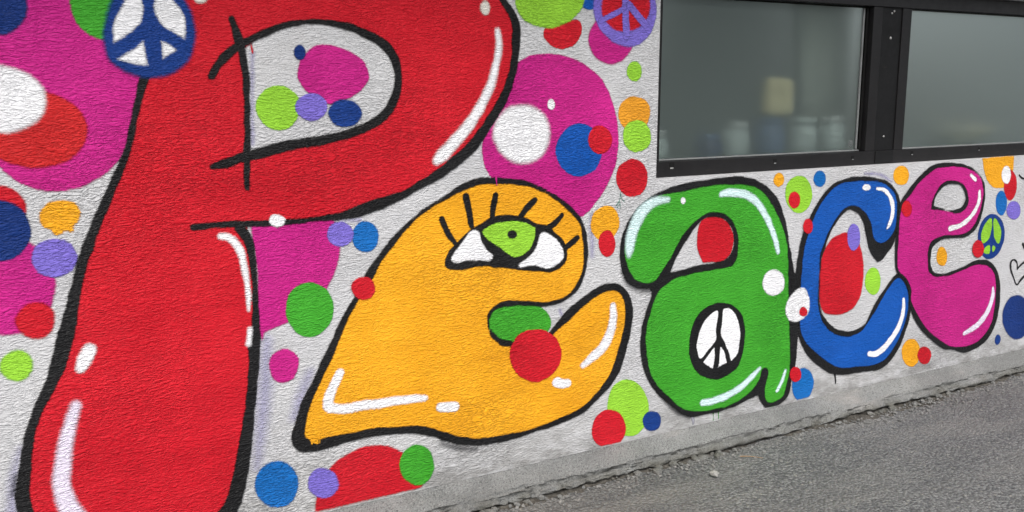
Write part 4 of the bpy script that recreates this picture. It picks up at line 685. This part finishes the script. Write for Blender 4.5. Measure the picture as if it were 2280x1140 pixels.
STEEL = metal_material('screw_steel', srgb(170, 170, 168), .35)
def frosted():
    mt = bpy.data.materials.new('frosted_glass'); mt.use_nodes = True; t = NT(mt.node_tree)
    for n in list(t.n): t.n.remove(n)
    out = t.a('ShaderNodeOutputMaterial')
    pos = t.a('ShaderNodeNewGeometry').outputs['Position']
    grain = t.noise(pos, 420, 2, .6)
    dif = t.a('ShaderNodeBsdfDiffuse')
    t.k(t.mix(t.rng(grain, .35, .65), (.112, .142, .134, 1), (.156, .192, .181, 1)), dif.inputs['Color'])
    ref = t.a('ShaderNodeBsdfRefraction'); ref.inputs['Color'].default_value = (.92, .955, .94, 1); ref.inputs['IOR'].default_value = 1.25
    ref.inputs['Roughness'].default_value = .42
    mx = t.a('ShaderNodeMixShader'); mx.inputs[0].default_value = .76; t.k(dif.outputs[0], mx.inputs[1]); t.k(ref.outputs[0], mx.inputs[2])
    gl = t.a('ShaderNodeBsdfGlossy'); gl.inputs['Roughness'].default_value = .32; gl.inputs['Color'].default_value = (.9, .95, .95, 1)
    fr = t.a('ShaderNodeFresnel'); fr.inputs['IOR'].default_value = 1.45
    mx2 = t.a('ShaderNodeMixShader'); t.k(t.math('MULTIPLY', fr.outputs[0], .8), mx2.inputs[0]); t.k(mx.outputs[0], mx2.inputs[1]); t.k(gl.outputs[0], mx2.inputs[2])
    t.k(mx2.outputs[0], out.inputs['Surface'])
    return mt
GLASS = frosted()
win = link_obj('window', None, building)
added_eave.data.materials.append(metal_material('added_eave_board', srgb(96, 92, 88), .7))
tag(win, 'dark framed window with two frosted glass panes')
def wpart(name, b, mat, bev=.0015, par=win): return link_obj(name, box_mesh(name, *b, bev=bev), par, mat)
F0, F1 = .050, .115
wpart('bottom_rail', (OX0 + .002, OX1 - .002, F0, F1, OZ0 + .002, 1.172), FRAME)
wpart('top_rail', (OX0 + .002, OX1 - .002, F0 - .004, F1, 1.796, OZ1 - .002), FRAME)
wpart('jamb', (OX0 + .002, 2.345, F0 + .001, F1, 1.1725, 1.7955), FRAME)
wpart('stile', (3.511, 3.568, F0 + .001, F1, 1.1725, 1.7955), FRAME)
wpart('stile', (3.702, 3.762, F0 + .001, F1, 1.1725, 1.7955), FRAME)
wpart('jamb', (5.195, OX1 - .002, F0 + .001, F1, 1.1725, 1.7955), FRAME)
wpart('post', (3.5685, 3.7015, F0 + .007, F1, 1.1725, 1.7955), POST)
wpart('post_foot', (3.575, 3.695, F0 - .004, F0 - .0002, OZ0 + .006, 1.171), POST, .001)
def pane(x0, x1, y, lab):
    p = wpart('pane', (x0, x1, y, y + .006, 1.168, 1.800), GLASS, 0)
    tag(p, lab)
    wpart('gasket', (x0 + .002, x1 - .002, y - .007, y - .001, 1.1735, 1.1795), GASK, .001)
    wpart('gasket', (x0 + .002, x1 - .002, y - .007, y - .001, 1.7885, 1.7945), SLOT, .001)
    return p
pane(2.349, 3.507, .086, 'left frosted pane with jars showing dimly behind it')
pane(3.766, 5.191, .064, 'right frosted pane')
wpart('side_bead', (3.494, 3.506, .074, .084, 1.181, 1.787), SLOT, .001)
wpart('side_bead', (3.480, 3.487, .078, .0845, 1.181, 1.787), GASK, .001)
def slot(x, z, s=1.0):
    a = wpart('drain_slot', (x - .011 * s, x + .011 * s, F0 - .0015, F0 + .004, z - .010 * s, z + .010 * s), SLOT, .0005)
    link_obj('slot_lip', box_mesh('slot_lip', x - .009 * s, x + .006 * s, F0 - .003, F0 - .0016, z - .014 * s, z - .0085 * s), win, STEEL if s > .9 else GASK)
for sx, sz, ss in ((2.408, 1.158, 1.0), (2.958, 1.152, .8), (3.43, 1.148, .7), (3.83, 1.155, .7), (4.33, 1.157, .6), (4.9, 1.157, .6)): slot(sx, sz, ss)
def screw(x, z, r=.006):
    me = lathe('screw', [(r, 0), (r, .002), (r * .75, .0035), (r * .2, .0038)], 12)
    o = link_obj('screw', me, win, STEEL); o.location = (x, F0 + .0068, z); o.rotation_euler = (R(90), 0, 0)
for sx, sz in ((3.635, 1.665), (3.634, 1.771), (3.648, 1.780), (3.633, 1.235)): screw(sx, sz, .006 if sz == 1.665 else .0045)
# maker's mark etched in the corner of the left pane
def ring_mesh(r, w, y, cx, cz, n=28):
    v = []; f = []
    for i in range(n):
        a = 2 * math.pi * i / n
        for q in (r - w, r): v.append((cx + q * math.cos(a), y, cz + q * math.sin(a) * 1.15))
    for i in range(n): j = (i + 1) % n; f.append((2 * i, 2 * i + 1, 2 * j + 1, 2 * j))
    return mesh_from('ring', v, f)
link_obj('maker_mark', ring_mesh(.014, .0022, .0853, 3.455, 1.205), win, GASK)
link_obj('maker_mark', ring_mesh(.007, .0022, .0853, 3.455, 1.207), win, GASK)
# sill board behind the glass
def plain(name, col, rough=.7, var=.1, sc=12):
    mt, t, b = new_mat(name)
    pos = t.a('ShaderNodeNewGeometry').outputs['Position']; c = np.array(col[:3])
    t.k(t.mix(t.rng(t.noise(pos, sc, 4, .6), .3, .7), tuple(c * (1 - var)) + (1,), tuple(np.minimum(c * (1 + var), .9)) + (1,)), b.inputs['Base Color'])
    b.inputs['Roughness'].default_value = rough
    return mt
link_obj('inner_sill', box_mesh('inner_sill', OX0 - .1, OX1 + .1, .125, .52, 1.125, 1.158, .002), win, plain('sill_board', srgb(120, 126, 122)))

# ------------------------------------------------------------------ room behind the window
def room_mesh():
    x0, x1, y0, y1, z0, z1 = -.5, 6.6, .301, 3.4, .05, 2.5
    oy0, oy1, oz0, oz1 = .6, 3.0, .8, 2.4                  # opening added in the end wall to let daylight in
    v = [(x0, y0, z0), (x1, y0, z0), (x1, y1, z0), (x0, y1, z0), (x0, y0, z1), (x1, y0, z1), (x1, y1, z1), (x0, y1, z1)]
    v += [(x1, oy0, oz0), (x1, oy1, oz0), (x1, oy1, oz1), (x1, oy0, oz1)]
    bx0, bx1 = 1.6, 4.7                                       # and one added in the back wall to light the curtain
    v += [(bx0, y1, oz0), (bx1, y1, oz0), (bx1, y1, oz1), (bx0, y1, oz1)]
    return mesh_from('room', v, [(0, 1, 2, 3), (7, 6, 5, 4), (3, 7, 4, 0), (3, 12, 13, 2), (2, 13, 14, 6), (6, 14, 15, 7), (7, 15, 12, 3),
                                 (1, 8, 9, 2), (2, 9, 10, 6), (6, 10, 11, 5), (5, 11, 8, 1)])
link_obj('room', room_mesh(), building, plain('room_paint', srgb(188, 194, 188)))
SILL = 1.158
def jar(x, y, r, h, body, lid, label, neck=.72, lidh=.025):
    t = bpy.data.objects.new('jar', None); scene.collection.objects.link(t); t.location = (x, y, SILL)
    link_obj('body', lathe('jar_body', [(r * .8, 0), (r * .97, h * .06), (r, h * .3), (r, h * .62), (r * .86, h * .76), (r * neck, h * .82), (r * neck, h - lidh)]), t, body)
    link_obj('lid', lathe('jar_lid', [(r * neck * 1.12, h - lidh + .0005), (r * neck * 1.16, h - .004), (r * neck * 1.08, h), (r * neck * .5, h + .001)]), t, lid)
    return tag(t, label, 'jar', 'jars behind the frosted pane')
BL = plain('glaze_blue', srgb(92, 114, 156), .35); DB = plain('glaze_dark_blue', srgb(36, 52, 104), .35); PG = plain('glaze_pale', srgb(206, 214, 214), .35)
WH = plain('lid_white', srgb(228, 228, 228), .4); CR = plain('cream_tin', srgb(246, 224, 178), .45, .05); RD = plain('lid_red', srgb(170, 60, 60), .4)
jar(2.432, .19, .055, .125, PG, WH, 'pale jar half hidden by the plaster beside the frosted pane')
jar(2.705, .18, .060, .105, DB, BL, 'short dark blue jar behind the frosted pane')
jar(2.865, .19, .058, .150, PG, WH, 'pale jar with white lid between two blue jars behind glass')
jar(3.06, .19, .068, .165, BL, BL, 'wide blue jar under the cream tin behind glass')
jar(3.26, .19, .064, .160, PG, PG, 'pale green lidded jar beside the wide blue jar behind glass', .8)
jar(3.445, .19, .060, .165, PG, WH, 'pale jar with white lid nearest the window stile')
bx = link_obj('tin', box_mesh('tin', -.078, .078, -.045, .045, 0, .168, .042, 5), None, CR); bx.location = (3.085, .180, SILL + .1665)
tag(bx, 'cream round cornered tin standing on the blue jar behind glass', 'tin')
bw = link_obj('bowl', lathe('bowl', [(.05, 0), (.06, .004), (.13, .05), (.165, .095), (.158, .097), (.12, .052), (.04, .012)]), None, CR); bw.location = (4.56, .33, SILL)
tag(bw, 'wide cream bowl behind frosted glass beyond the window post', 'bowl')
def sheer():
    mt = bpy.data.materials.new('sheer_cloth'); mt.use_nodes = True; t = NT(mt.node_tree)
    for n in list(t.n): t.n.remove(n)
    out = t.a('ShaderNodeOutputMaterial'); pos = t.a('ShaderNodeNewGeometry').outputs['Position']
    c = t.mix(t.rng(t.noise(t.scaled(pos, (60, 60, 3)), 1.0, 3, .5), .3, .7), (.80, .82, .76, 1), (.88, .90, .84, 1))
    d = t.a('ShaderNodeBsdfDiffuse'); tr = t.a('ShaderNodeBsdfTranslucent'); t.k(c, d.inputs[0]); t.k(c, tr.inputs[0])
    mx = t.a('ShaderNodeMixShader'); mx.inputs[0].default_value = .18; t.k(d.outputs[0], mx.inputs[1]); t.k(tr.outputs[0], mx.inputs[2])
    t.k(mx.outputs[0], out.inputs['Surface']); return mt
def curtain_mesh(x0, x1, y, z0, z1):
    v = []; f = []; n = 90
    for i in range(n + 1):
        x = x0 + (x1 - x0) * i / n
        yy = y + .012 * math.sin(x * 52) + .006 * math.sin(x * 23 + 1)
        for z in (z0, z1): v.append((x + (.11 * (1 - i / n) if z == z0 else 0), yy, z))
    for i in range(n): f.append((2 * i, 2 * i + 2, 2 * i + 3, 2 * i + 1))
    return mesh_from('curtain', v, f, True)
cu_ = link_obj('curtain', curtain_mesh(3.28, 3.66, .285, 1.162, 2.40), None, sheer())
so = cu_.modifiers.new('thickness', 'SOLIDIFY'); so.thickness = .004
tag(cu_, 'pale hanging curtain blurred behind the frosted glass', 'curtain')

# ------------------------------------------------------------------ small things on the asphalt
st = link_obj('stone', pebble_set('stone', [(0, 0, .012, .021)], 3), None, stone_material('pale_stone', srgb(124, 123, 120), srgb(166, 165, 160)))
st.location = (2.404, -0.253, .002); tag(st, 'pale angular stone lying alone on the asphalt', 'stone')
def twig_mesh():
    v = []; f = []; pts = [Vector((-.045, .01, .004)), Vector((-.02, .002, .007)), Vector((.005, -.001, .006)), Vector((.045, -.014, .003))]
    for i, p in enumerate(pts):
        for k in range(6):
            a = k * math.pi / 3; rr = .0022 * (1 - .2 * i); v.append((p.x, p.y + rr * math.cos(a), p.z + rr * math.sin(a)))
    for i in range(len(pts) - 1):
        for k in range(6): j = (k + 1) % 6; f.append((i * 6 + k, i * 6 + j, i * 6 + 6 + j, i * 6 + 6 + k))
    return mesh_from('twig', v, f, True)
tw = link_obj('twig', twig_mesh(), None, plain('dry_twig', srgb(150, 122, 88))); tw.location = (2.658, -0.187, .001); tw.rotation_euler = (0, 0, R(-25))
tag(tw, 'short dry brown twig on the asphalt near the footing', 'twig')
